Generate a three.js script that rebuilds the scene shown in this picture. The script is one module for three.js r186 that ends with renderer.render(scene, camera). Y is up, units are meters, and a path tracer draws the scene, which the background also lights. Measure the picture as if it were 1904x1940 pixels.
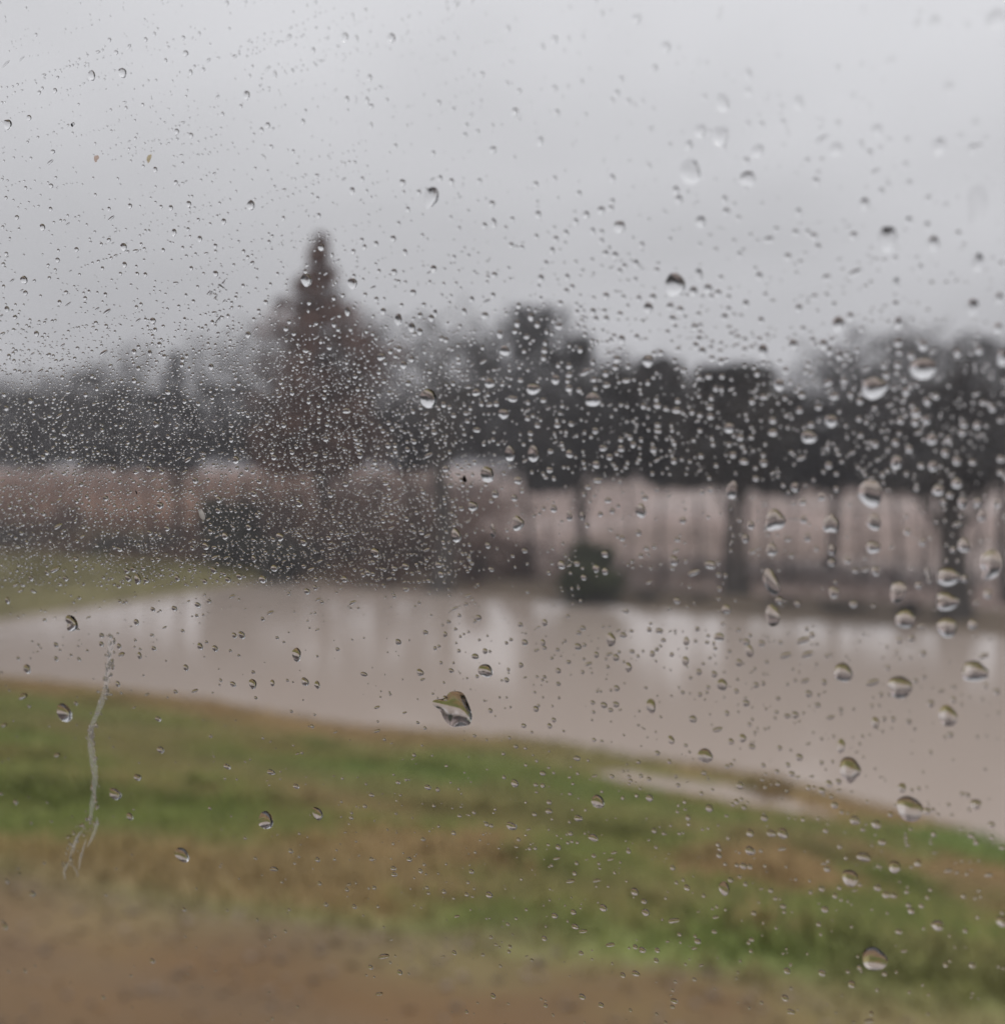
import * as THREE from 'three';
import { mergeGeometries } from 'three/addons/utils/BufferGeometryUtils.js';

// ------------------------------------------------------------------ camera, sky, light, exposure
const scene = new THREE.Scene();
const renderer = new THREE.WebGLRenderer({ antialias: true });
renderer.setSize(1004, 1024);
renderer.toneMapping = THREE.LinearToneMapping;
renderer.toneMappingExposure = 1.14;
renderer.shadowMap.enabled = true;

const EYE = new THREE.Vector3(0, 1.3, 0);          // 1.3 m above the road, inside a parked vehicle
const FPX = 2080, CX = 952, CY = 970, HORIZON = 885;   // focal length and picture middle, in pixels of a 1904 x 1940 view of the photograph
const camera = new THREE.PerspectiveCamera(2 * Math.atan(CY / FPX) * 180 / Math.PI, 1004 / 1024, 0.01, 2500);
camera.position.copy(EYE);
const PITCH = -Math.atan((CY - HORIZON) / FPX);
camera.rotation.set(PITCH, 0, 0);
camera.updateMatrixWorld();
camera.focus = 0.208;                               // focused on the rain on the window
camera.userData.fStop = 12;
scene.add(camera);

function rng(seed) { let a = seed >>> 0; return () => { a = (a + 0x6d2b79f5) | 0; let t = Math.imul(a ^ (a >>> 15), 1 | a); t = (t + Math.imul(t ^ (t >>> 7), 61 | t)) ^ t; return ((t ^ (t >>> 14)) >>> 0) / 4294967296; }; }
const lerp = (a, b, t) => a + (b - a) * t, clamp = (x, a, b) => Math.min(b, Math.max(a, x));
const smooth = (a, b, x) => { const t = clamp((x - a) / (b - a), 0, 1); return t * t * (3 - 2 * t); };
const hash2 = (x, y, s) => { let h = Math.imul(x | 0, 374761393) ^ Math.imul(y | 0, 668265263) ^ Math.imul(s | 0, 2246822519); h = Math.imul(h ^ (h >>> 13), 1274126177); return ((h ^ (h >>> 16)) >>> 0) / 4294967296; };
function noise2(x, y, s = 1) { const i = Math.floor(x), j = Math.floor(y), f = x - i, g = y - j, u = f * f * (3 - 2 * f), v = g * g * (3 - 2 * g); return lerp(lerp(hash2(i, j, s), hash2(i + 1, j, s), u), lerp(hash2(i, j + 1, s), hash2(i + 1, j + 1, s), u), v); }
function fbm(x, y, s = 1, o = 4) { let a = 0.5, r = 0, n = 0; for (let k = 0; k < o; k++) { r += a * noise2(x, y, s + k * 17); n += a; x *= 2.03; y *= 2.03; a *= 0.5; } return r / n; }

// overcast sky: brightness rises from the horizon to the zenith, with soft cloud masses
{
  const W = 1024, H = 512, data = new Float32Array(W * H * 4);
  for (let j = 0; j < H; j++) for (let i = 0; i < W; i++) {
    const el = ((j + 0.5) / H - 0.5) * Math.PI, az = ((i + 0.5) / W - 0.5) * 2 * Math.PI, s = Math.max(0, Math.sin(el));
    const q = 1 / (0.25 + s), cx = Math.cos(az) * q * Math.cos(el), cy = Math.sin(az) * q * Math.cos(el);
    const c = fbm(cx * 1.3 + 20, cy * 1.3 + 20, 5, 4) - 0.5;
    const L = 0.462 * (1 + 0.5 * s + 1.55 * s * s) * (1 + 0.5 * c * smooth(0.0, 0.12, s));
    const o = (j * W + i) * 4;
    data[o] = L * 0.995; data[o + 1] = L * 0.98; data[o + 2] = L * 1.03; data[o + 3] = 1;
  }
  const sky = new THREE.DataTexture(data, W, H, THREE.RGBAFormat, THREE.FloatType);
  sky.mapping = THREE.EquirectangularReflectionMapping; sky.magFilter = THREE.LinearFilter; sky.needsUpdate = true;
  scene.background = sky; scene.environment = sky;
}
const sun = new THREE.DirectionalLight(0xfff8f0, 1.4);
sun.position.set(25, 60, 20); sun.shadow.radius = 45; sun.castShadow = true;
sun.shadow.camera.left = -60; sun.shadow.camera.right = 60; sun.shadow.camera.top = 60; sun.shadow.camera.bottom = -60; sun.shadow.camera.far = 250;
scene.add(sun, sun.target);
scene.fog = new THREE.FogExp2(0xd8d6dc, 0.0022);

// ------------------------------------------------------------------ helpers
const used = {};
function numbered(n) { const k = used[n] = (used[n] ?? -1) + 1; return k ? n + '_' + String(k).padStart(3, '0') : n; }
function shadows(o) { o.castShadow = true; o.receiveShadow = true; return o; }
function tag(o, label, category, group, kind) { const d = o.userData; if (label) d.label = label; if (category) d.category = category; if (group) d.group = group; if (kind) d.kind = kind; return o; }
function mesh(name, g, m, parent) { const o = shadows(new THREE.Mesh(g, m)); o.name = parent ? name : numbered(name); (parent ?? scene).add(o); return o; }
const std = (c, rough = 0.9, more = {}) => { const m = new THREE.MeshStandardMaterial({ roughness: rough, ...more }); m.color.setRGB(...c); return m; };

// a direction through a pixel of the photograph, and where it meets the flood water or the road's parallel line v
function ray(X, Y) { return new THREE.Vector3((X - CX) / FPX, (CY - Y) / FPX, -1).applyQuaternion(camera.quaternion); }
const WATER = -2.5;
const E = new THREE.Vector3(0.909, 0, 0.417).normalize(), N = new THREE.Vector3(E.z, 0, -E.x);   // along the road, and away from it
const toUV = (x, z) => [E.x * x + E.z * z, N.x * x + N.z * z], toXZ = (u, v) => [E.x * u + N.x * v, E.z * u + N.z * v];
function onLevel(X, Y, y) { const d = ray(X, Y); return EYE.clone().addScaledVector(d, (y - EYE.y) / d.y); }
function onLine(X, v) { const d = ray(X, HORIZON), k = v / (N.x * d.x + N.z * d.z); return [d.x * k, d.z * k, Math.hypot(d.x, d.z) * k]; }   // x, z, distance

// ------------------------------------------------------------------ the ground: one sheet from the road to the horizon
const NEAR = [[0, 1285], [150, 1296], [330, 1322], [500, 1348], [640, 1376], [800, 1386], [950, 1398], [1060, 1408], [1180, 1432], [1400, 1466], [1560, 1500], [1750, 1552], [1904, 1600]]
  .map(([X, Y]) => { const p = onLevel(X, Y, WATER); return toUV(p.x, p.z); }).sort((a, b) => a[0] - b[0]);
const FAR = [[540, 1104], [700, 1115], [830, 1122], [1000, 1135], [1180, 1150], [1390, 1168], [1600, 1178], [1800, 1195], [1904, 1205]]
  .map(([X, Y]) => { const p = onLevel(X, Y, WATER); return toUV(p.x, p.z); }).sort((a, b) => a[0] - b[0]);
function along(t, u) { if (u <= t[0][0]) return t[0][1]; for (let k = 1; k < t.length; k++) if (u <= t[k][0]) return lerp(t[k - 1][1], t[k][1], (u - t[k - 1][0]) / (t[k][0] - t[k - 1][0])); return t[t.length - 1][1]; }
const vergeEdge = (u) => 2.58 + 0.13 * clamp(u + 1.3, -3, 2) + 0.3 * (fbm(u * 0.9, 3.3, 9, 3) - 0.5);
function ground(u, v) {                               // height
  const [x, z] = toXZ(u, v), ns = along(NEAR, u), g = ns - v;
  let near;
  if (g > 0) {
    const e = vergeEdge(u), t = clamp(g / (ns - e), 0, 1);
    near = WATER + (-0.03 - WATER) * t ** 1.25 + 0.14 * (fbm(u * 0.7, v * 0.9, 31, 3) - 0.5) * smooth(0, 0.12, t) * (1 - smooth(0.93, 1, t));
    const pu = u + 3.1 + 0.8 * (fbm(v * 2, u * 2, 18, 2) - 0.5), pv = g - 1.3 - 0.4 * (fbm(u * 1.5, 3, 19, 2) - 0.5);  // a strip of standing water just inside the shore
    near -= Math.exp(-(pu * pu) / 2.2) * (0.36 * Math.exp(-(pv * pv) / 0.36) - 0.07 * Math.exp(-((g - 0.35) ** 2) / 0.06));
    if (v < e) near = -0.03 + 0.03 * (fbm(u * 2, v * 2, 8, 3) - 0.5);
  } else near = WATER + Math.max(-0.9, 0.3 * g);
  const bank = v - along(FAR, u) + 0.5 * (fbm(u * 0.6, 1.7, 4, 2) - 0.5), spit = Math.min(-22.9 - u + 0.8 * (fbm(v * 0.3, 5, 6, 2) - 0.5), v - 15);
  const f = Math.max(bank, spit);
  let far = f < 0 ? WATER + Math.max(-0.9, 0.3 * f) : WATER + Math.min(0.3, 0.16 * f) + 0.05 * (fbm(u * 0.8, v * 0.8, 12, 3) - 0.5);
  if (f > 0) {
    const wet = smooth(-9, -4, x) * smooth(2.2, 4, bank);            // the flooded field behind the trees
    const dist = Math.hypot(x, z);
    far = lerp(far + 0.6 * smooth(45, 140, dist), WATER + 0.085 + 0.3 * (fbm(u * 0.14, v * 0.07, 44, 4) - 0.5) - 0.13 * Math.exp(-(((x - 14) / 3) ** 2 + ((dist - 70) / 22) ** 2)), wet * (1 - smooth(150, 190, dist)));
    far += smooth(42, 112, dist) * lerp(1.9, 2.3, smooth(-9, -4, x)) + 0.5 * (fbm(u * 0.05, v * 0.05, 47, 3) - 0.5) * smooth(50, 110, dist) + 0.6 * smooth(180, 420, dist);   // the fields climb gently behind the trees
  }
  return Math.max(near, far);
}
const C3 = (r, g, b) => [r, g, b], mixc = (a, b, t) => [lerp(a[0], b[0], t), lerp(a[1], b[1], t), lerp(a[2], b[2], t)];
const GREEN = C3(0.138, 0.165, 0.036), LUSH = C3(0.122, 0.18, 0.036), TAN = C3(0.285, 0.175, 0.085), OLIVE = C3(0.168, 0.17, 0.046), DIRT = C3(0.14, 0.081, 0.034), RED = C3(0.142, 0.068, 0.03), GREYMUD = C3(0.135, 0.093, 0.055), MUD = C3(0.235, 0.175, 0.155), FIELD = C3(0.16, 0.078, 0.042);
function tint(u, v) {
  const [x, z] = toXZ(u, v), ns = along(NEAR, u), e = vergeEdge(u), fine = fbm(u * 3, v * 3, 77, 3), big = fbm(u * 0.35, v * 0.9, 21, 4), mid = fbm(u * 1.1, v * 1.7, 23, 3);
  if (v < ns + 1.5) {
    let c = mixc(mixc(OLIVE, GREEN, smooth(0.38, 0.56, mid)), LUSH, smooth(0.55, 0.68, big) * 0.7);
    c = mixc(c, TAN, smooth(lerp(0.54, 0.47, smooth(-7, -2, u)), lerp(0.68, 0.58, smooth(-7, -2, u)), fbm(u * 0.75 + 7, v * 1.5, 61, 4)) * lerp(0.3, 0.8, smooth(-7, -2, u)));
    c = mixc(c, [0.2, 0.15, 0.066], smooth(0.48, 0.64, fbm(u * 0.4, v * 0.6, 63, 3)) * 0.5);
    c = mixc(c, TAN, 0.75 * smooth(2.8, 0.6, ns - v) * smooth(-3, -9, u));
    c = mixc(c, [0.165, 0.128, 0.055], 0.6 * smooth(0.55, 0, v - e + 0.8 * (fine - 0.5)));
    const d = mixc(mixc(DIRT, RED, 0.8 * smooth(0.5, 0.7, fbm(u * 0.7, v * 3.2, 81, 4)) * smooth(-4, -0.5, u)), GREYMUD, 0.6 * smooth(0.45, 0.64, fbm(u * 0.6 + 4, v * 3, 83, 4)));
    c = mixc(d, c, smooth(-0.35, 0.35, v - e + 0.6 * (fine - 0.5)));
    const k = 0.82 + 0.36 * fine;
    return [c[0] * k, c[1] * k, c[2] * k];
  }
  const bank = v - along(FAR, u), spitish = smooth(-20, -24, u);
  let c = mixc([0.1, 0.075, 0.052], [0.15, 0.132, 0.05], spitish);
  c = mixc(c, FIELD, smooth(10, 14, bank + 4 * (fbm(u * 0.1, v * 0.1, 15, 2) - 0.5)) * smooth(-4, -9, x));
  c = mixc(c, mixc(mixc(MUD, [0.165, 0.118, 0.097], smooth(0.46, 0.62, fbm(u * 0.12, v * 0.09, 16, 4))), [0.34, 0.285, 0.268], 0.7 * smooth(0.56, 0.7, fbm(u * 0.1 + 9, v * 0.12, 26, 3))), smooth(-9, -4, x) * smooth(2, 4, bank));
  const k = 0.8 + 0.4 * fbm(u * 0.7, v * 0.7, 78, 3);
  return [c[0] * k, c[1] * k, c[2] * k];
}
function steps(list) { const out = []; for (const [a, b, s] of list) for (let x = a; x < b - 1e-6; x += s) out.push(x); out.push(list[list.length - 1][1]); return out; }
{
  const us = steps([[-900, -200, 50], [-200, -60, 7], [-60, -26, 1.2], [-26, 12, 0.2], [12, 40, 1.5], [40, 200, 12], [200, 900, 70]]);
  const vs = steps([[-600, -40, 60], [-40, -2, 4], [-2, 1.2, 0.4], [1.2, 16, 0.12], [16, 34, 0.35], [34, 80, 1.5], [80, 220, 6], [220, 1100, 40]]);
  const pos = [], col = [], idx = [];
  for (const v of vs) for (const u of us) { const [x, z] = toXZ(u, v); pos.push(x, ground(u, v), z); col.push(...tint(u, v)); }
  for (let j = 0; j < vs.length - 1; j++) for (let i = 0; i < us.length - 1; i++) { const a = j * us.length + i, b = a + 1, c = a + us.length, d = c + 1; idx.push(a, b, d, a, d, c); }
  const g = new THREE.BufferGeometry();
  g.setAttribute('position', new THREE.Float32BufferAttribute(pos, 3)); g.setAttribute('color', new THREE.Float32BufferAttribute(col, 3)); g.setIndex(idx); g.computeVertexNormals();
  tag(mesh('ground', g, std([1, 1, 1], 0.92, { vertexColors: true })), null, null, null, 'structure');
}
// asphalt under the vehicle, a sheet a few centimetres proud of the verge
{
  const g = new THREE.BoxGeometry(240, 0.06, 5.5); g.translate(0, 0.02, 0);
  const o = mesh('road', g, std([0.05, 0.05, 0.052], 0.8)); const [x, z] = toXZ(0, -1.9); o.position.set(x, 0, z); o.rotation.y = Math.atan2(-E.z, E.x);
  tag(o, null, null, null, 'structure');
}
// the brown flood water
{
  const S = 256, d = new Uint8Array(S * S * 4);
  for (let j = 0; j < S; j++) for (let i = 0; i < S; i++) {
    let h = 0; for (const [kx, ky, p, a] of [[3, 5, 0.3, 1], [-4, 7, 1.9, 0.8], [7, 3, 4.1, 0.7], [11, -9, 2.2, 0.5], [-13, 6, 5.0, 0.45], [17, 15, 0.9, 0.35], [-21, 18, 3.3, 0.3], [9, 23, 1.1, 0.3]]) h += a * Math.sin(2 * Math.PI * (kx * i + ky * j) / S + p);
    const k = Math.round(clamp(128 + 26 * h, 0, 255)), o = (j * S + i) * 4; d[o] = d[o + 1] = d[o + 2] = k; d[o + 3] = 255;
  }
  const t = new THREE.DataTexture(d, S, S); t.wrapS = t.wrapT = THREE.RepeatWrapping; t.magFilter = THREE.LinearFilter; t.repeat.set(2000 / 2.6, 2000 / 2.6); t.needsUpdate = true;
  const g = new THREE.PlaneGeometry(2000, 2000); g.rotateX(-Math.PI / 2);
  const m = new THREE.MeshPhysicalMaterial({ roughness: 0.06, ior: 1.5, bumpMap: t, bumpScale: 0.0045 }); m.color.setRGB(0.37, 0.31, 0.27);
  const o = mesh('water', g, m); o.position.set(0, WATER, -400); tag(o, null, null, null, 'structure');
}

// ------------------------------------------------------------------ vegetation
class Soup {                                          // triangles with colours
  constructor() { this.p = []; this.c = []; }
  tri(a, b, c, k) { this.p.push(a.x, a.y, a.z, b.x, b.y, b.z, c.x, c.y, c.z); for (let i = 0; i < 3; i++) this.c.push(k[0], k[1], k[2]); }
  tube(a, b, ra, rb, sides, k) {
    const d = b.clone().sub(a).normalize(), s = Math.abs(d.y) < 0.9 ? new THREE.Vector3(0, 1, 0) : new THREE.Vector3(1, 0, 0), e1 = new THREE.Vector3().crossVectors(d, s).normalize(), e2 = new THREE.Vector3().crossVectors(d, e1);
    const at = (o, r, i) => { const t = (i / sides) * 2 * Math.PI; return o.clone().addScaledVector(e1, r * Math.cos(t)).addScaledVector(e2, r * Math.sin(t)); };
    for (let i = 0; i < sides; i++) { const p = at(a, ra, i), q = at(a, ra, i + 1), r = at(b, rb, i), t = at(b, rb, i + 1); this.tri(p, r, q, k); if (rb > 1e-4) this.tri(q, r, t, k); }
  }
  leaf(o, size, R, k, long = 1.6) {
    const a = new THREE.Vector3(R() - 0.5, R() - 0.5, R() - 0.5).normalize(), b = new THREE.Vector3(R() - 0.5, R() - 0.5, R() - 0.5).cross(a).normalize();
    const p = o.clone().addScaledVector(a, -size * long), q = o.clone().addScaledVector(a, size * long), r = o.clone().addScaledVector(b, size * 0.5), s = o.clone().addScaledVector(b, -size * 0.5);
    this.tri(p, r, q, k); this.tri(p, q, s, k);
  }
  build() { const g = new THREE.BufferGeometry(); g.setAttribute('position', new THREE.Float32BufferAttribute(this.p, 3)); g.setAttribute('color', new THREE.Float32BufferAttribute(this.c, 3)); g.computeVertexNormals(); return g; }
}
const woodMat = std([1, 1, 1], 0.95, { vertexColors: true }), leafMat = std([1, 1, 1], 0.85, { vertexColors: true });
const vary = (k, R, a = 0.35) => { const f = 1 - a + 2 * a * R(); return [k[0] * f, k[1] * f, k[2] * f]; };
const V = (x, y, z) => new THREE.Vector3(x, y, z);
const BARK = [0.055, 0.048, 0.043], TWIG = [0.075, 0.068, 0.068];

// a tree: height, crown from y0 to the top with half width w; shape(t) is the crown's half width at height share t
function tree(name, label, group, x, z, o) {
  const R = rng(o.seed), root = new THREE.Group(); root.name = numbered(name);
  const [u, v] = toUV(x, z), y = ground(u, v) - 0.05; root.position.set(x, y, z); scene.add(root);
  tag(root, label, 'tree', group);
  const H = o.top - y, y0 = o.bottom - y, w = o.w, r0 = o.r, shape = o.shape ?? ((t) => Math.sqrt(Math.max(0, 1 - (2 * t - 0.9) ** 2 / 1.25)));
  const wood = new Soup(), crown = new Soup();
  const bend = [R() - 0.5, R() - 0.5];
  const axis = (h) => V(bend[0] * 0.05 * H * (h / H) ** 2 + 0.012 * H * Math.sin(h * 1.3 + o.seed), h, bend[1] * 0.05 * H * (h / H) ** 2);
  const bark = o.bark ?? BARK, n = 9;
  for (const off of o.stems ?? [[0, 0]]) for (let k = 0; k < n; k++) {
    const a = k / n, b = (k + 1) / n, sp = (t) => V(off[0] * (1 - t * 0.7), 0, off[1] * (1 - t * 0.7));
    const rr = (t) => r0 * (1 - t) ** 0.75 * (t < 0.03 ? 1.35 : 1) * (off[2] ?? 1);
    wood.tube(axis(a * H * 0.96).add(sp(a)), axis(b * H * 0.96).add(sp(b)), rr(a), Math.max(rr(b), 0.006), 9, vary(bark, R, 0.15));
  }
  if (r0 > 0.11) for (let k = 0; k < 5; k++) {           // boughs that leave the trunk below the crown
    const h = y0 * (0.5 + 0.42 * R()), az = k * 2.1 + R(), out = w * (0.45 + 0.4 * R()), a = axis(h), b = V(Math.cos(az) * out * 0.45, h + (H - h) * 0.16, Math.sin(az) * out * 0.45), c = V(Math.cos(az) * out, h + (H - h) * (0.38 + 0.2 * R()), Math.sin(az) * out), q = r0 * (0.3 + 0.16 * R());
    wood.tube(a, b, q, q * 0.75, 6, vary(bark, R, 0.15)); wood.tube(b, c, q * 0.75, q * 0.3, 6, vary(bark, R, 0.15));
  }
  for (let k = 0; k < o.limbs; k++) {
    const t = (k + R() * 0.8) / o.limbs, h = lerp(y0 * 0.98, H * 0.97, t), out = w * shape(t) * (0.6 + 0.75 * R()), az = k * 2.399 + R() * 0.8, rise = o.rise ?? 0.45;
    const from = axis(h - out * rise * 0.7 > 0.4 ? h - out * rise * 0.7 : h), rb = Math.max(0.008, r0 * 0.36 * (1 - t * 0.75));
    let p = from, q;
    const dir = V(Math.cos(az), 0, Math.sin(az));
    for (let s = 1; s <= 3; s++) {
      q = from.clone().addScaledVector(dir, out * s / 3).add(V((R() - 0.5) * out * 0.15, out * rise * (s / 3) ** 1.3 * (1 + 0.3 * R()), (R() - 0.5) * out * 0.15));
      wood.tube(p, q, rb * (1 - (s - 1) / 3.3), rb * (1 - s / 3.3), 5, vary(bark, R, 0.2));
      const m = Math.ceil((o.twigs ?? 5) * Math.min(1, 1.6 * shape(t)));
      for (let i = 0; i < m; i++) {
        const a = p.clone().lerp(q, R()), L = out * (0.22 + 0.3 * R()), d = dir.clone().add(V(1.6 * (R() - 0.5), 0.2 + 0.9 * R(), 1.6 * (R() - 0.5))).normalize(), b = a.clone().addScaledVector(d, L);
        crown.tube(a, b, rb * 0.28, 0.004, 3, vary(o.twig ?? TWIG, R, 0.25));
        for (let j = 0; j < (o.sprays ?? 6); j++) {
          const c = a.clone().lerp(b, 0.2 + 0.8 * R()), e = c.clone().addScaledVector(d.clone().add(V(1.5 * (R() - 0.5), 1.1 * (R() - 0.4), 1.5 * (R() - 0.5))).normalize(), L * (0.35 + 0.4 * R()));
          crown.tube(c, e, (o.fine ?? 0.009), 0.002, 3, vary(o.twig ?? TWIG, R, 0.3));
        }
      }
      p = q;
    }
  }
  if (o.leaves) {
    const clumps = []; const nc = o.clumps ?? 46;
    for (let k = 0; k < nc; k++) { const t = R() ** (o.heavy ?? 1.25), az = R() * 6.283, rr = w * shape(t) * 1.18 * R() ** 0.72; const a = axis(lerp(y0, H, t) + (R() - 0.5) * 0.16 * (H - y0) * Math.min(1, shape(t)) ** 2); clumps.push([a.x + Math.cos(az) * rr, a.y, a.z + Math.sin(az) * rr, (o.clumpSize ?? 0.34) * w * (0.55 + 0.7 * R()) * (0.35 + 0.65 * Math.min(1, shape(t))), R()]); }
    for (let k = 0; k < o.leaves; k++) {
      const c = clumps[Math.floor(R() * nc)], d = V(R() - 0.5, R() - 0.5, R() - 0.5).normalize().multiplyScalar(c[3] * Math.cbrt(R()));
      crown.leaf(V(c[0] + d.x, c[1] + d.y * 0.8, c[2] + d.z), o.leafSize * (0.6 + 0.8 * R()), R, vary(mixc(o.color, o.color2 ?? o.color, c[4]), R, 0.35));
    }
  }
  mesh('trunk', wood.build(), woodMat, root); mesh('crown', crown.build(), leafMat, root);
  return root;
}
// height in metres at which a picture row stands at that distance
const rowAt = (Y, dist) => EYE.y + Math.tan(PITCH + Math.atan((CY - Y) / FPX)) * dist;
function treeAt(name, label, group, X, v, top, bottom, half, o) {
  const [x, z, d] = onLine(X, v);
  return tree(name, label, group, x, z, { ...o, top: rowAt(top, d), bottom: rowAt(bottom, d), w: half / FPX * d });
}
const cone = (t) => Math.max(0.03, (1 - t) ** 0.85 * (t < 0.08 ? 0.75 : 1)), spire = (t) => t > 0.8 ? lerp(0.24, 0.03, (t - 0.8) / 0.2) : t > 0.4 ? lerp(1, 0.24, (t - 0.4) / 0.4) : lerp(0.8, 1, t / 0.4);
const DARK = [0.03, 0.031, 0.032], DARK2 = [0.05, 0.047, 0.045], BROWN = [0.15, 0.078, 0.057], GREYT = [0.085, 0.08, 0.082];

// trees standing along the far bank
const BANK = 'trees along the far bank';
treeAt('conical_tree', 'tall conical tree with rusty brown foliage and bare tip, tallest on the far bank', BANK, 608, 33, 452, 875, 126, { seed: 11, r: 0.24, limbs: 64, twigs: 6, sprays: 5, rise: 0.35, shape: spire, leaves: 15000, leafSize: 0.085, clumps: 190, clumpSize: 0.3, heavy: 2.2, color: BROWN, color2: [0.1, 0.056, 0.044], twig: [0.085, 0.062, 0.056] });
treeAt('bare_tree', 'slim bare tree with a thick dark trunk rising from the far shore', BANK, 838, 29.6, 575, 830, 78, { seed: 12, r: 0.33, limbs: 22, twigs: 4, sprays: 5, twig: GREYT });
treeAt('round_tree', 'broad round crowned grey tree beside the slim bare trunk', BANK, 1000, 34, 588, 885, 138, { seed: 13, r: 0.1, limbs: 40, twigs: 7, sprays: 6, heavy: 0.95, clumps: 70, leaves: 5200, leafSize: 0.095, color: [0.055, 0.056, 0.06], color2: [0.085, 0.084, 0.088], twig: GREYT });
treeAt('round_tree', 'smaller round grey tree leaning against the broad round tree', BANK, 1105, 31.5, 648, 895, 92, { seed: 14, r: 0.17, limbs: 26, twigs: 5, sprays: 6, leaves: 3200, leafSize: 0.09, color: [0.045, 0.046, 0.048], color2: [0.065, 0.063, 0.065], twig: GREYT });
treeAt('dense_tree', 'dark low crowned tree with brownish foliage between round tree and twin stemmed tree', BANK, 1255, 33, 690, 905, 120, { seed: 15, r: 0.06, limbs: 30, twigs: 5, sprays: 5, leaves: 9000, leafSize: 0.1, color: DARK2, color2: DARK, twig: [0.06, 0.052, 0.05] });
treeAt('dense_tree', 'dark tree with twin stems rising from the flooded far bank', BANK, 1392, 30.2, 706, 905, 120, { seed: 16, r: 0.2, stems: [[-0.06, 0, 1], [0.34, 0.1, 0.7]], limbs: 30, twigs: 5, sprays: 5, leaves: 9500, leafSize: 0.09, color: [0.05, 0.044, 0.038], color2: DARK, twig: [0.06, 0.052, 0.048] });
treeAt('dense_tree', 'low dark tree filling the dip beside the twin stemmed tree', BANK, 1500, 37, 752, 912, 90, { seed: 17, r: 0.05, limbs: 22, twigs: 5, sprays: 5, leaves: 7500, leafSize: 0.1, color: DARK, color2: DARK2 });
treeAt('dense_tree', 'dark tree with a thin trunk standing in the flooded field', BANK, 1578, 42, 672, 912, 95, { seed: 18, r: 0.18, limbs: 26, twigs: 5, sprays: 5, leaves: 3000, leafSize: 0.1, heavy: 2.2, color: DARK, color2: DARK2, twig: GREYT });
treeAt('bare_tree', 'pale twiggy tree behind the forked tree', BANK, 1700, 35, 640, 840, 100, { seed: 19, r: 0.08, limbs: 26, twigs: 5, sprays: 6, fine: 0.008, twig: GREYT });
treeAt('forked_tree', 'large forked tree with a thick leaning trunk at the edge of the flood', BANK, 1800, 28.4, 655, 900, 165, { seed: 20, r: 0.28, stems: [[0, 0, 1], [0.28, 0.15, 0.62]], limbs: 24, twigs: 5, sprays: 5, rise: 0.7, leaves: 3200, leafSize: 0.09, heavy: 2.2, color: DARK, color2: DARK2, twig: GREYT });
treeAt('bare_tree', 'twiggy bare tree beyond the forked tree', BANK, 1905, 32, 660, 890, 110, { seed: 21, r: 0.15, limbs: 26, twigs: 5, sprays: 6, fine: 0.008, twig: GREYT });
[[1165, 41, 735, 60, 'behind the smaller round grey tree'], [1320, 39, 752, 75, 'between the brownish tree and the twin stemmed tree'], [1455, 43, 760, 70, 'just past the twin stemmed tree'], [1650, 38, 755, 80, 'beside the pale twiggy tree'], [1745, 41, 752, 80, 'between the pale twiggy tree and the forked tree'], [1850, 37, 757, 85, 'behind the forked tree'], [1930, 40, 757, 70, 'behind the last twiggy bare tree'], [1040, 44, 760, 70, 'behind the broad round tree']].forEach(([X, v, top, half, l], k) =>
  treeAt('evergreen_tree', 'low dark evergreen tree ' + l, 'evergreens in a row behind the far bank', X, v, top + 10 * Math.sin(k * 2.3), 905 + 22 * Math.sin(k * 3.7), half, { seed: 40 + k, r: 0.035, limbs: 16, twigs: 4, sprays: 3, leaves: 7500, leafSize: 0.1, clumpSize: 0.42, color: DARK, color2: [0.042, 0.042, 0.04] }));
treeAt('conifer_tree', 'dark pointed conifer left of the rusty conical tree', BANK, 335, 35, 680, 885, 78, { seed: 31, r: 0.15, limbs: 34, twigs: 4, sprays: 4, rise: 0.35, shape: spire, leaves: 5200, leafSize: 0.08, clumps: 110, clumpSize: 0.22, heavy: 1.5, color: [0.042, 0.036, 0.04], color2: DARK });
[[278, 37, 640, 40, 'thin bare tree directly beside the dark pointed conifer'], [382, 39, 618, 38, 'thin bare tree between the pointed conifer and the rusty conical tree'], [466, 36, 590, 46, 'thin bare tree nearest the rusty conical tree'], [712, 38, 590, 55, 'grey bare tree just past the rusty conical tree'], [775, 41, 640, 50, 'short grey bare tree behind the slim bare trunk']].forEach(([X, v, top, half, l], k) =>
  treeAt('bare_tree', l, BANK, X, v, top, 850, half, { seed: 50 + k, r: 0.1, limbs: 20, twigs: 4, sprays: 5, rise: 0.8, twig: GREYT }));
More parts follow.
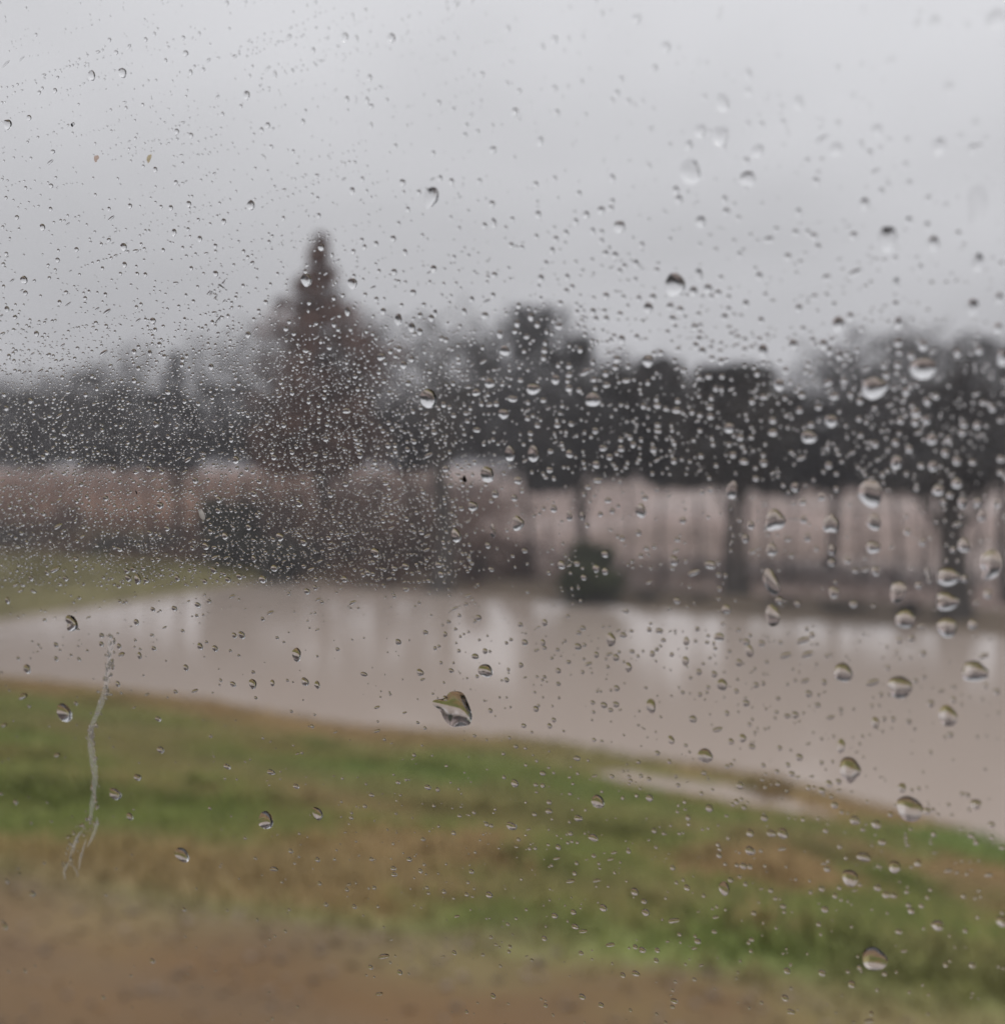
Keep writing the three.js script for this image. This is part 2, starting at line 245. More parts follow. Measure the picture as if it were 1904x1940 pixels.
[[20, 37, 728, 70, 850, 'wispy bare tree over the far end of the hedge'], [110, 39, 708, 70, 850, 'wispy bare tree over the lowest part of the hedge'], [188, 36, 685, 62, 850, 'wispy bare tree two places from the pointed conifer'], [243, 38, 655, 55, 850, 'tall wispy bare tree crowding the pointed conifer'], [425, 37, 628, 60, 850, 'wispy bare tree above the large olive bush'], [512, 39, 600, 60, 850, 'tall wispy bare tree crowding the rusty conical tree'], [725, 38, 575, 65, 850, 'tall wispy bare tree filling the gap past the rusty conical tree'], [800, 39, 600, 65, 850, 'tall wispy bare tree before the slim dark trunk'], [655, 40, 520, 45, 850, 'slender wispy tree reaching high behind the rusty conical tree'], [1190, 38, 655, 70, 880, 'wispy bare tree rising beside the smaller round tree'], [1325, 37, 682, 75, 880, 'wispy bare tree rising above the twin stemmed tree'], [1450, 40, 712, 60, 880, 'wispy bare tree above the dip in the row'], [1632, 36, 622, 80, 870, 'tall wispy bare tree next to the thin trunked tree'], [1765, 35, 630, 80, 870, 'tall wispy bare tree touching the forked tree'], [1858, 36, 645, 75, 870, 'wispy bare tree past the forked tree']].forEach(([X, v, top, half, low, l], k) =>
  treeAt('wispy_tree', l, BANK, X, v, top, low, half, { seed: 160 + k, r: 0.055, limbs: 30, twigs: 6, sprays: 6, rise: 0.75, fine: 0.0095, twig: [0.08, 0.075, 0.076] }));
[[-40, 38, 742, 90, 'farthest from the rusty conical tree'], [55, 36, 758, 85, 'second to last in the row over the grass spit'], [150, 40, 722, 80, 'highest of the row over the grass spit'], [225, 37, 740, 80, 'beside the pointed conifer, over the hedge'], [430, 40, 735, 85, 'behind the large dark olive bush'], [510, 37, 760, 75, 'touching the rusty conical tree from the conifer side'], [690, 40, 735, 80, 'touching the rusty conical tree from the slim trunk side'], [790, 38, 765, 75, 'between the rusty conical tree and the slim trunk'], [880, 37, 740, 80, 'between the slim trunk and the broad round tree']].forEach(([X, v, top, half, l], k) =>
  treeAt('scrub_tree', 'low dark scrubby tree ' + l, 'scrub trees along the field edge', X, v, top, 868 + 16 * Math.sin(k * 2.9), half, { seed: 70 + k, r: 0.04, limbs: 24, twigs: 6, sprays: 5, rise: 0.7, leaves: 3400, leafSize: 0.085, clumpSize: 0.34, heavy: 1.5, color: [0.045, 0.043, 0.045], color2: [0.062, 0.056, 0.056] }));
// a far wood, hazy
{
  const R = rng(99), s = new Soup();
  for (let k = 0; k < 9000; k++) {
    const x = lerp(-260, 260, R()), z = -lerp(235, 330, R()), [u, v] = toUV(x, z), h = (6 + 5 * fbm(x * 0.03, 2, 3, 3)) * Math.sqrt(R());
    s.leaf(V(x, ground(u, v) + h, z), 0.9 * (0.5 + R()), R, vary([0.06, 0.055, 0.055], R, 0.3));
  }
  tag(mesh('distant_wood', s.build(), leafMat), 'hazy far wood along the horizon beyond the flooded fields', 'wood', null, 'stuff');
}
// bushes
function bush(name, label, group, X, v, top, half, o) {
  const [x, z, d] = onLine(X, v), R = rng(o.seed), [u, vv] = toUV(x, z), y = Math.max(ground(u, vv), WATER) - 0.05, H = rowAt(top, d) - y, w = half / FPX * d;
  const root = new THREE.Group(); root.name = numbered(name); root.position.set(x, y, z); scene.add(root); tag(root, label, 'bush', group);
  const stems = new Soup(), fol = new Soup();
  for (let k = 0; k < 16; k++) { const a = R() * 6.283, l = 0.55 + 0.4 * R(); stems.tube(V(0.12 * w * Math.cos(a), 0, 0.12 * w * Math.sin(a)), V(w * 0.7 * l * Math.cos(a), H * l, w * 0.7 * l * Math.sin(a)), 0.03, 0.008, 5, vary(BARK, R, 0.2)); }
  const cl = Array.from({ length: 26 }, () => { const a = R() * 6.283, t = R(), r = w * 0.72 * Math.sqrt(R()) * Math.sqrt(1 - 0.92 * t * t); return [Math.cos(a) * r, H * (0.1 + 0.78 * t), Math.sin(a) * r, R()]; });
  for (let k = 0; k < o.leaves; k++) { const c = cl[Math.floor(R() * cl.length)], e = V(R() - 0.5, R() - 0.5, R() - 0.5).normalize().multiplyScalar(0.32 * Math.max(w, H * 0.4) * Math.cbrt(R())); fol.leaf(V(c[0] + e.x, Math.max(0.03, c[1] + e.y * 0.7), c[2] + e.z), o.leafSize * (0.6 + 0.8 * R()), R, vary(mixc(o.color, o.color2 ?? o.color, c[3]), R, 0.35)); }
  mesh('stem', stems.build(), woodMat, root); mesh('foliage', fol.build(), leafMat, root);
}
const SHRUB = 'shrubs along the far bank';
bush('green_bush', 'rounded green bush standing at the water edge of the far bank', SHRUB, 1122, 28.9, 1026, 84, { seed: 101, leaves: 11000, leafSize: 0.05, color: [0.056, 0.07, 0.022], color2: [0.032, 0.036, 0.018] });
bush('dark_bush', 'large dark olive bush where the grass spit meets the far bank', SHRUB, 430, 31, 930, 82, { seed: 102, leaves: 9000, leafSize: 0.06, color: [0.04, 0.04, 0.026], color2: [0.05, 0.046, 0.034] });
bush('dark_bush', 'low dark bush at the end of the grass spit beside the large olive bush', SHRUB, 535, 30, 1020, 60, { seed: 103, leaves: 5000, leafSize: 0.05, color: [0.045, 0.042, 0.032] });
[[-30, 33, 1000, 70, 1, 'at the far end of the hedge'], [70, 34, 1022, 60, 2, 'second from the far end of the hedge'], [150, 33, 1030, 50, 3, 'lowest, in the middle of the hedge'], [225, 33, 1012, 60, 4, 'second from the large olive bush'], [310, 33.5, 1004, 60, 5, 'next to the large olive bush']].forEach(([X, v, top, half, s, l]) => bush('hedge_bush', 'low dark hedge bush ' + l, 'hedge bushes behind the grass spit', X, v, top, half, { seed: 110 + s, leaves: 3600, leafSize: 0.06, color: [0.05, 0.046, 0.036], color2: [0.06, 0.05, 0.042] }));
[[600, 31, 950, 60, 5, 'around the foot of the rusty conical tree'], [665, 33, 905, 70, 6, 'tallest, just past the rusty conical tree'], [730, 30, 985, 45, 7, 'narrow, at the water line before the slim trunk'], [790, 32, 930, 60, 8, 'against the slim dark trunk'], [905, 31, 1028, 50, 9, 'between the slim trunk and the green bush'], [985, 32, 1036, 50, 10, 'nearest the rounded green bush'], [540, 34, 900, 70, 11, 'behind the low dark bush'], [480, 36, 890, 60, 12, 'behind the large olive bush'], [30, 36, 925, 75, 13, 'behind the hedge, tall and wide'], [120, 37, 945, 60, 14, 'behind the lowest part of the hedge'], [-40, 37, 930, 60, 15, 'behind the far end of the hedge']].forEach(([X, v, top, half, s, l]) => bush('brown_shrub', 'leafless reddish brown shrub ' + l, 'brown shrubs on the far bank', X, v, top, half, { seed: 120 + s, leaves: 1700, leafSize: 0.04, color: [0.14, 0.08, 0.058], color2: [0.09, 0.06, 0.05] }));
[[1230, 29.2, 1125, 26, 1, 'beside the rounded green bush'], [1330, 29.6, 1140, 40, 2, 'before the twin stemmed tree'], [1600, 29.3, 1150, 60, 3, 'wide and low, midway to the forked tree'], [1725, 28.6, 1125, 22, 4, 'upright, beside the forked tree'], [1480, 29.6, 1160, 50, 5, 'just past the twin stemmed tree']].forEach(([X, v, top, half, s, l]) => bush('flooded_shrub', 'half drowned dark shrub ' + l, 'half drowned shrubs on the far bank', X, v, top, half, { seed: 130 + s, leaves: 1500, leafSize: 0.04, color: [0.06, 0.052, 0.044] }));

// grass on the near bank and on the far spit: tufts nobody could count
{
  const R = rng(7), blade = new Soup();
  for (let k = 0; k < 7; k++) { const a = R() * 6.283, l = 0.6 + 0.5 * R(), b = V(0.25 * (R() - 0.5), 0, 0.25 * (R() - 0.5)), t = b.clone().add(V(0.55 * Math.cos(a), l, 0.55 * Math.sin(a))), m = b.clone().lerp(t, 0.5).add(V(0, 0.12, 0)), w = V(-Math.sin(a) * 0.05, 0, Math.cos(a) * 0.05); blade.tri(b.clone().sub(w), b.clone().add(w), m, [1, 1, 1]); blade.tri(m.clone().sub(w), m.clone().add(w), t, [1, 1, 1]); }
  const g = blade.build(), list = [];
  while (list.length < 42000) {
    const v = lerp(2.3, 14.2, R() ** 1.3), u = lerp(-24, 9, R()), [x, z] = toXZ(u, v), X = CX + FPX * x / -z;
    if (X < -120 || X > 2030) continue;
    const h = ground(u, v), e = vergeEdge(u);
    if (h < WATER - 0.04 || (v < e + 0.6 && R() > 0.02 + 0.98 * smooth(-0.25, 0.6, v - e) ** 1.5)) continue;
    list.push([x, h, z, u, v]);
  }
  while (list.length < 52000) { const v = lerp(17, 32, R()), u = lerp(-42, -22.6, R()), [x, z] = toXZ(u, v), h = ground(u, v); if (h > WATER - 0.05) list.push([x, h, z, u, v]); }
  const im = new THREE.InstancedMesh(g, std([1, 1, 1], 0.85), list.length), M = new THREE.Matrix4(), q = new THREE.Quaternion(), c = new THREE.Color();
  list.forEach(([x, y, z, u, v], k) => { const s = (0.05 + 0.07 * R() + 0.1 * smooth(0.62, 0.8, fbm(u * 0.8, v * 0.8, 90, 2))) * (v > 16 ? 1.6 : lerp(0.5, 0.85, smooth(-0.2, 1.2, v - vergeEdge(u)))); q.setFromAxisAngle(V(0, 1, 0), R() * 6.283); M.compose(V(x, y - 0.01, z), q, V(s, s * (0.7 + 0.6 * R()), s)); im.setMatrixAt(k, M); const t = tint(u, v); c.setRGB(...vary([t[0], t[1], t[2]], R, 0.25)); im.setColorAt(k, c); });
  shadows(im); im.name = 'grass'; scene.add(im); tag(im, 'short wet grass and weeds covering the banks of the flood', 'grass', null, 'stuff');
}
// dead stalks and brambles covering the far bank and the edge of the field
{
  const R = rng(71), s = new Soup();
  for (let k = 0; k < 16; k++) { const a = R() * 6.283, l = 0.5 + 0.6 * R(), b = V(0.3 * (R() - 0.5), 0, 0.3 * (R() - 0.5)), t = b.clone().add(V(0.5 * Math.cos(a) * l, l, 0.5 * Math.sin(a) * l)); s.tube(b, t, 0.012, 0.004, 3, [1, 1, 1]); for (let j = 0; j < 3; j++) { const c = b.clone().lerp(t, 0.4 + 0.6 * R()); s.tube(c, c.clone().add(V(0.35 * (R() - 0.5), 0.2 * R(), 0.35 * (R() - 0.5))), 0.008, 0.003, 3, [1, 1, 1]); s.leaf(c, 0.035, R, [1, 1, 1]); } }
  const g = s.build(), list = []; let tries = 0;
  while (list.length < 14000 && tries++ < 600000) {
    const v = lerp(27, 84, R() ** 1.7), u = lerp(-90, 12, R()), [x, z] = toXZ(u, v), h = ground(u, v); if (h < WATER - 0.02) continue;
    const X = CX + FPX * x / -z; if (X < -150 || X > 2050) continue;
    const left = smooth(4, -4, x); if (R() > left * (0.25 + 0.75 * smooth(0.4, 0.6, fbm(u * 0.2, v * 0.2, 72, 3))) + 0.16) continue;
    if (u < -22 && v < 31) continue;
    list.push([x, h, z, left, lerp(0.4, 1, smooth(29.5, 34, v))]);
  }
  const im = new THREE.InstancedMesh(g, std([1, 1, 1], 0.9), list.length), M = new THREE.Matrix4(), q = new THREE.Quaternion(), c = new THREE.Color();
  list.forEach(([x, y, z, left, tall], k) => { const rust = smooth(-12, -17, x) , t = (0.35 + 0.85 * R() * R()) * lerp(0.45, lerp(1, 0.5, rust), left) * tall; q.setFromAxisAngle(V(0, 1, 0), R() * 6.283); M.compose(V(x, y - 0.03, z), q, V(t, t, t)); im.setMatrixAt(k, M); c.setRGB(...vary(mixc(mixc([0.155, 0.084, 0.055], [0.1, 0.066, 0.05], R()), [0.17, 0.088, 0.05], 0.75 * rust), R, 0.3)); im.setColorAt(k, c); });
  shadows(im); im.name = 'dead_brush'; scene.add(im); tag(im, 'rust brown dead stalks and brambles covering the far bank', 'undergrowth', null, 'stuff');
}
// grit and small stones on the verge
{
  const R = rng(17), g = new THREE.IcosahedronGeometry(1, 0), p = g.attributes.position; for (let i = 0; i < p.count; i++) { const k = 0.75 + 0.4 * hash2(Math.round(p.getX(i) * 50), Math.round(p.getY(i) * 50) + Math.round(p.getZ(i) * 90), 3); p.setXYZ(i, p.getX(i) * k, p.getY(i) * k * 0.7, p.getZ(i) * k); } g.computeVertexNormals();
  const n = 9000, im = new THREE.InstancedMesh(g, std([1, 1, 1], 0.85), n), M = new THREE.Matrix4(), q = new THREE.Quaternion(), c = new THREE.Color();
  for (let k = 0; k < n; k++) { const u = lerp(-6, 4, R()), v = lerp(0.9, vergeEdge(u) + 0.2, R()), [x, z] = toXZ(u, v), s = 0.004 + 0.014 * R() ** 3; q.setFromEuler(new THREE.Euler(0, R() * 6.283, 0)); M.compose(V(x, ground(u, v) + s * 0.2, z), q, V(s, s, s * (0.7 + 0.5 * R()))); im.setMatrixAt(k, M); c.setRGB(...vary(mixc(tint(u, v), [0.2, 0.155, 0.12], R()), R, 0.3)); im.setColorAt(k, c); }
  shadows(im); im.name = 'gravel'; scene.add(im); tag(im, 'grit and small stones scattered over the brown road verge', 'gravel', null, 'stuff');
}
// ------------------------------------------------------------------ the vehicle the photograph is taken from: its side window carries the rain
const PANE = (() => {
  const lean = 12 * Math.PI / 180, origin = EYE.clone().addScaledVector(ray(CX, CY), 0.183);
  const U = E.clone(), W = V(0, Math.cos(lean), 0).addScaledVector(N, -Math.sin(lean)), out = new THREE.Vector3().crossVectors(W, U).normalize();
  if (out.dot(N) < 0) out.negate();
  // local axes of things on the glass: x along the vehicle, y up the glass, z out of the vehicle (mirrored x keeps the frame right handed)
  const basis = new THREE.Matrix4().makeBasis(U.clone().negate(), W, out), quat = new THREE.Quaternion().setFromRotationMatrix(basis);
  const hit = (X, Y) => { const d = ray(X, Y), k = origin.clone().sub(EYE).dot(out) / d.dot(out), p = EYE.clone().addScaledVector(d, k); const r = p.sub(origin); return [-r.dot(U), r.dot(W)]; };
  const place = (a, b, lift = 0) => origin.clone().addScaledVector(U, -a).addScaledVector(W, b).addScaledVector(out, lift);
  return { origin, U, W, out, quat, basis, hit, place };
})();
{
  const car = new THREE.Group(); car.name = numbered('vehicle');
  car.position.set(PANE.origin.x, 0.05, PANE.origin.z); car.rotation.y = Math.atan2(-E.z, E.x); scene.add(car);     // local x along the road, -z towards the bank
  tag(car, 'dark vehicle cabin whose rain covered side window looks over the flood', 'vehicle');
  const plastic = std([0.018, 0.018, 0.02], 0.7), paint = std([0.1, 0.1, 0.11], 0.35), rubber = std([0.012, 0.012, 0.012], 0.8), cloth = std([0.03, 0.03, 0.033], 0.95);
  const glass = new THREE.MeshPhysicalMaterial({ roughness: 0, transmission: 1, thickness: 0, ior: 1.5 }); glass.color.setRGB(0.97, 0.98, 0.975);
  const box = (name, x0, x1, y0, y1, z0, z1, m) => { const g = new THREE.BoxGeometry(x1 - x0, y1 - y0, z1 - z0); g.translate((x0 + x1) / 2, (y0 + y1) / 2, (z0 + z1) / 2); return mesh(name, g, m, car); };
  const tilted = (name, x0, x1, b0, b1, t, m) => { const g = new THREE.BoxGeometry(x1 - x0, b1 - b0, t); g.translate((x0 + x1) / 2, (b0 + b1) / 2, t / 2); const o = mesh(name, g, m, car); o.position.y = PANE.origin.y - 0.05; o.rotation.x = 12 * Math.PI / 180; return o; };
  tilted('window_pane', -0.5, 0.5, -0.3, 0.27, 0.004, glass);
  for (const [x0, x1, b0, b1] of [[-0.53, 0.53, 0.272, 0.33], [-0.53, 0.53, -0.36, -0.302], [-0.53, -0.502, -0.302, 0.272], [0.502, 0.53, -0.302, 0.272]]) { const o = tilted('window_seal', x0, x1, b0, b1, 0.03, rubber); o.translateZ(-0.013); }
  box('door', -0.62, 0.62, 0.3, 0.955, -0.1, 0.0, paint);
  box('pillar', -0.62, -0.535, 0.957, 1.55, -0.02, 0.14, plastic); box('pillar', 0.535, 0.62, 0.957, 1.55, -0.02, 0.14, plastic);
  box('roof', -1.1, 1.1, 1.552, 1.6, 0.06, 1.6, plastic); box('floor', -1.1, 1.1, 0.28, 0.33, 0.002, 1.6, plastic);
  box('side_panel', -1.1, 1.1, 0.332, 1.55, 1.56, 1.6, plastic); box('bulkhead', -1.1, -1.05, 0.332, 1.55, 0.002, 1.558, plastic); box('bulkhead', 1.05, 1.1, 0.332, 1.55, 0.002, 1.558, plastic);
  box('side_panel', -1.1, -0.622, 0.332, 1.55, -0.1, 0.0, paint); box('side_panel', 0.622, 1.1, 0.332, 1.55, -0.1, 0.0, paint);
  box('seat', -0.35, 0.3, 0.34, 0.72, 0.4, 1.4, cloth);
  for (const [x, z] of [[-0.85, 0.02], [0.85, 0.02], [-0.85, 1.5], [0.85, 1.5]]) { const g = new THREE.TorusGeometry(0.2, 0.09, 10, 24); const w = mesh('wheel', g, rubber, car); w.position.set(x, 0.29, z + 0.1 * (z < 1 ? 1 : -1)); const h = mesh('hub', new THREE.CylinderGeometry(0.15, 0.15, 0.08, 20).rotateX(Math.PI / 2), paint, w); h.castShadow = true; }
}
// ------------------------------------------------------------------ rain on the outer face of the window
const rainMat = new THREE.MeshPhysicalMaterial({ roughness: 0, transmission: 1, thickness: 0.003, ior: 1.333 });
// a drop clinging to the glass: half width a, half height b, contact angle, sag (thicker below), outline r(phi)
function dropGeometry(a, b, angle, sag, r, seg, rings) {
  const s = Math.sin(angle), c = Math.cos(angle), m = Math.min(a, b) * (1 + 0.12 * Math.min(1, Math.abs(a - b) / Math.min(a, b))), pos = [0, 0, m * (1 / s - c / s)], idx = [];
  for (let i = 1; i <= rings; i++) { const q = Math.sin(Math.PI / 2 * i / rings); for (let k = 0; k < seg; k++) { const t = 2 * Math.PI * k / seg, rr = r ? r(t) : 1; pos.push(a * q * rr * Math.cos(t), b * q * rr * Math.sin(t), m * (Math.sqrt(1 / (s * s) - q * q) - c / s) * (1 - sag * q * Math.sin(t))); } }
  for (let k = 0; k < seg; k++) idx.push(0, 1 + k, 1 + (k + 1) % seg);
  for (let i = 1; i < rings; i++) for (let k = 0; k < seg; k++) { const p = 1 + (i - 1) * seg + k, q = 1 + (i - 1) * seg + (k + 1) % seg; idx.push(p, p + seg, q, q, p + seg, q + seg); }
  const g = new THREE.BufferGeometry(); g.setAttribute('position', new THREE.Float32BufferAttribute(pos, 3)); g.setIndex(idx); g.computeVertexNormals();
  const n = 1 + (rings - 1) * seg, bp = [0, 0, 0], bn = [0, 0, -1], bi = [];
  for (let k = 0; k < seg; k++) { bp.push(pos[(n + k) * 3], pos[(n + k) * 3 + 1], 0); bn.push(0, 0, -1); bi.push(0, 1 + (k + 1) % seg, 1 + k); }
  const base = new THREE.BufferGeometry(); base.setAttribute('position', new THREE.Float32BufferAttribute(bp, 3)); base.setAttribute('normal', new THREE.Float32BufferAttribute(bn, 3)); base.setIndex(bi);
  return mergeGeometries([g, base]);
}
// height of a clinging film over a free outline: the membrane equation on a grid, heavier below; returns metres for points in pixels
function membrane(radius, reach, slope) {
  const n = 88, h = new Float64Array(n * n), inside = new Uint8Array(n * n), src = new Float64Array(n * n), c = 2 * reach / (n - 1);
  for (let j = 0; j < n; j++) for (let i = 0; i < n; i++) { const x = -reach + i * c, y = -reach + j * c, k = j * n + i; inside[k] = i > 0 && j > 0 && i < n - 1 && j < n - 1 && Math.hypot(x, y) < radius(Math.atan2(y, x)) ? 1 : 0; src[k] = 1 - 0.35 * y / reach; }
  for (let it = 0; it < 900; it++) for (let k = n; k < n * n - n; k++) if (inside[k]) h[k] += 1.6 * (0.25 * (h[k - 1] + h[k + 1] + h[k - n] + h[k + n] + src[k]) - h[k]);
  let area = 0, rim = 0; for (let k = 0; k < n * n; k++) { area += inside[k]; if (inside[k] && !(inside[k - 1] && inside[k + 1] && inside[k - n] && inside[k + n])) rim++; }
  const f = slope * rim / area * c;                     // mean slope at the rim
  return (x, y) => { const i = clamp((x + reach) / c, 0, n - 1.001), j = clamp((y + reach) / c, 0, n - 1.001), a = Math.floor(i), b = Math.floor(j), p = i - a, q = j - b, k = b * n + a; return f * lerp(lerp(h[k], h[k + 1], p), lerp(h[k + n], h[k + n + 1], p), q); };
}
function filmGeometry(sx, sy, radius, film, seg, rings) {
  const pos = [0, 0, film(0, 0) * (sx + sy) / 2], idx = [];
  for (let i = 1; i <= rings; i++) { const q = Math.sin(Math.PI / 2 * i / rings); for (let k = 0; k < seg; k++) { const t = 2 * Math.PI * k / seg, r = radius(t) * q, x = r * Math.cos(t), y = r * Math.sin(t); pos.push(x * sx, y * sy, i === rings ? 0 : film(x, y) * (sx + sy) / 2); } }
  for (let k = 0; k < seg; k++) idx.push(0, 1 + k, 1 + (k + 1) % seg);
  for (let i = 1; i < rings; i++) for (let k = 0; k < seg; k++) { const p = 1 + (i - 1) * seg + k, q = 1 + (i - 1) * seg + (k + 1) % seg; idx.push(p, p + seg, q, q, p + seg, q + seg); }
  const g = new THREE.BufferGeometry(); g.setAttribute('position', new THREE.Float32BufferAttribute(pos, 3)); g.setIndex(idx); g.computeVertexNormals();
  const n = 1 + (rings - 1) * seg, bp = [0, 0, 0], bn = [0, 0, -1], bi = [];
  for (let k = 0; k < seg; k++) { bp.push(pos[(n + k) * 3], pos[(n + k) * 3 + 1], 0); bn.push(0, 0, -1); bi.push(0, 1 + (k + 1) % seg, 1 + k); }
  const base = new THREE.BufferGeometry(); base.setAttribute('position', new THREE.Float32BufferAttribute(bp, 3)); base.setAttribute('normal', new THREE.Float32BufferAttribute(bn, 3)); base.setIndex(bi);
  return mergeGeometries([g, base]);
}
const LIFT = 1.5e-5;
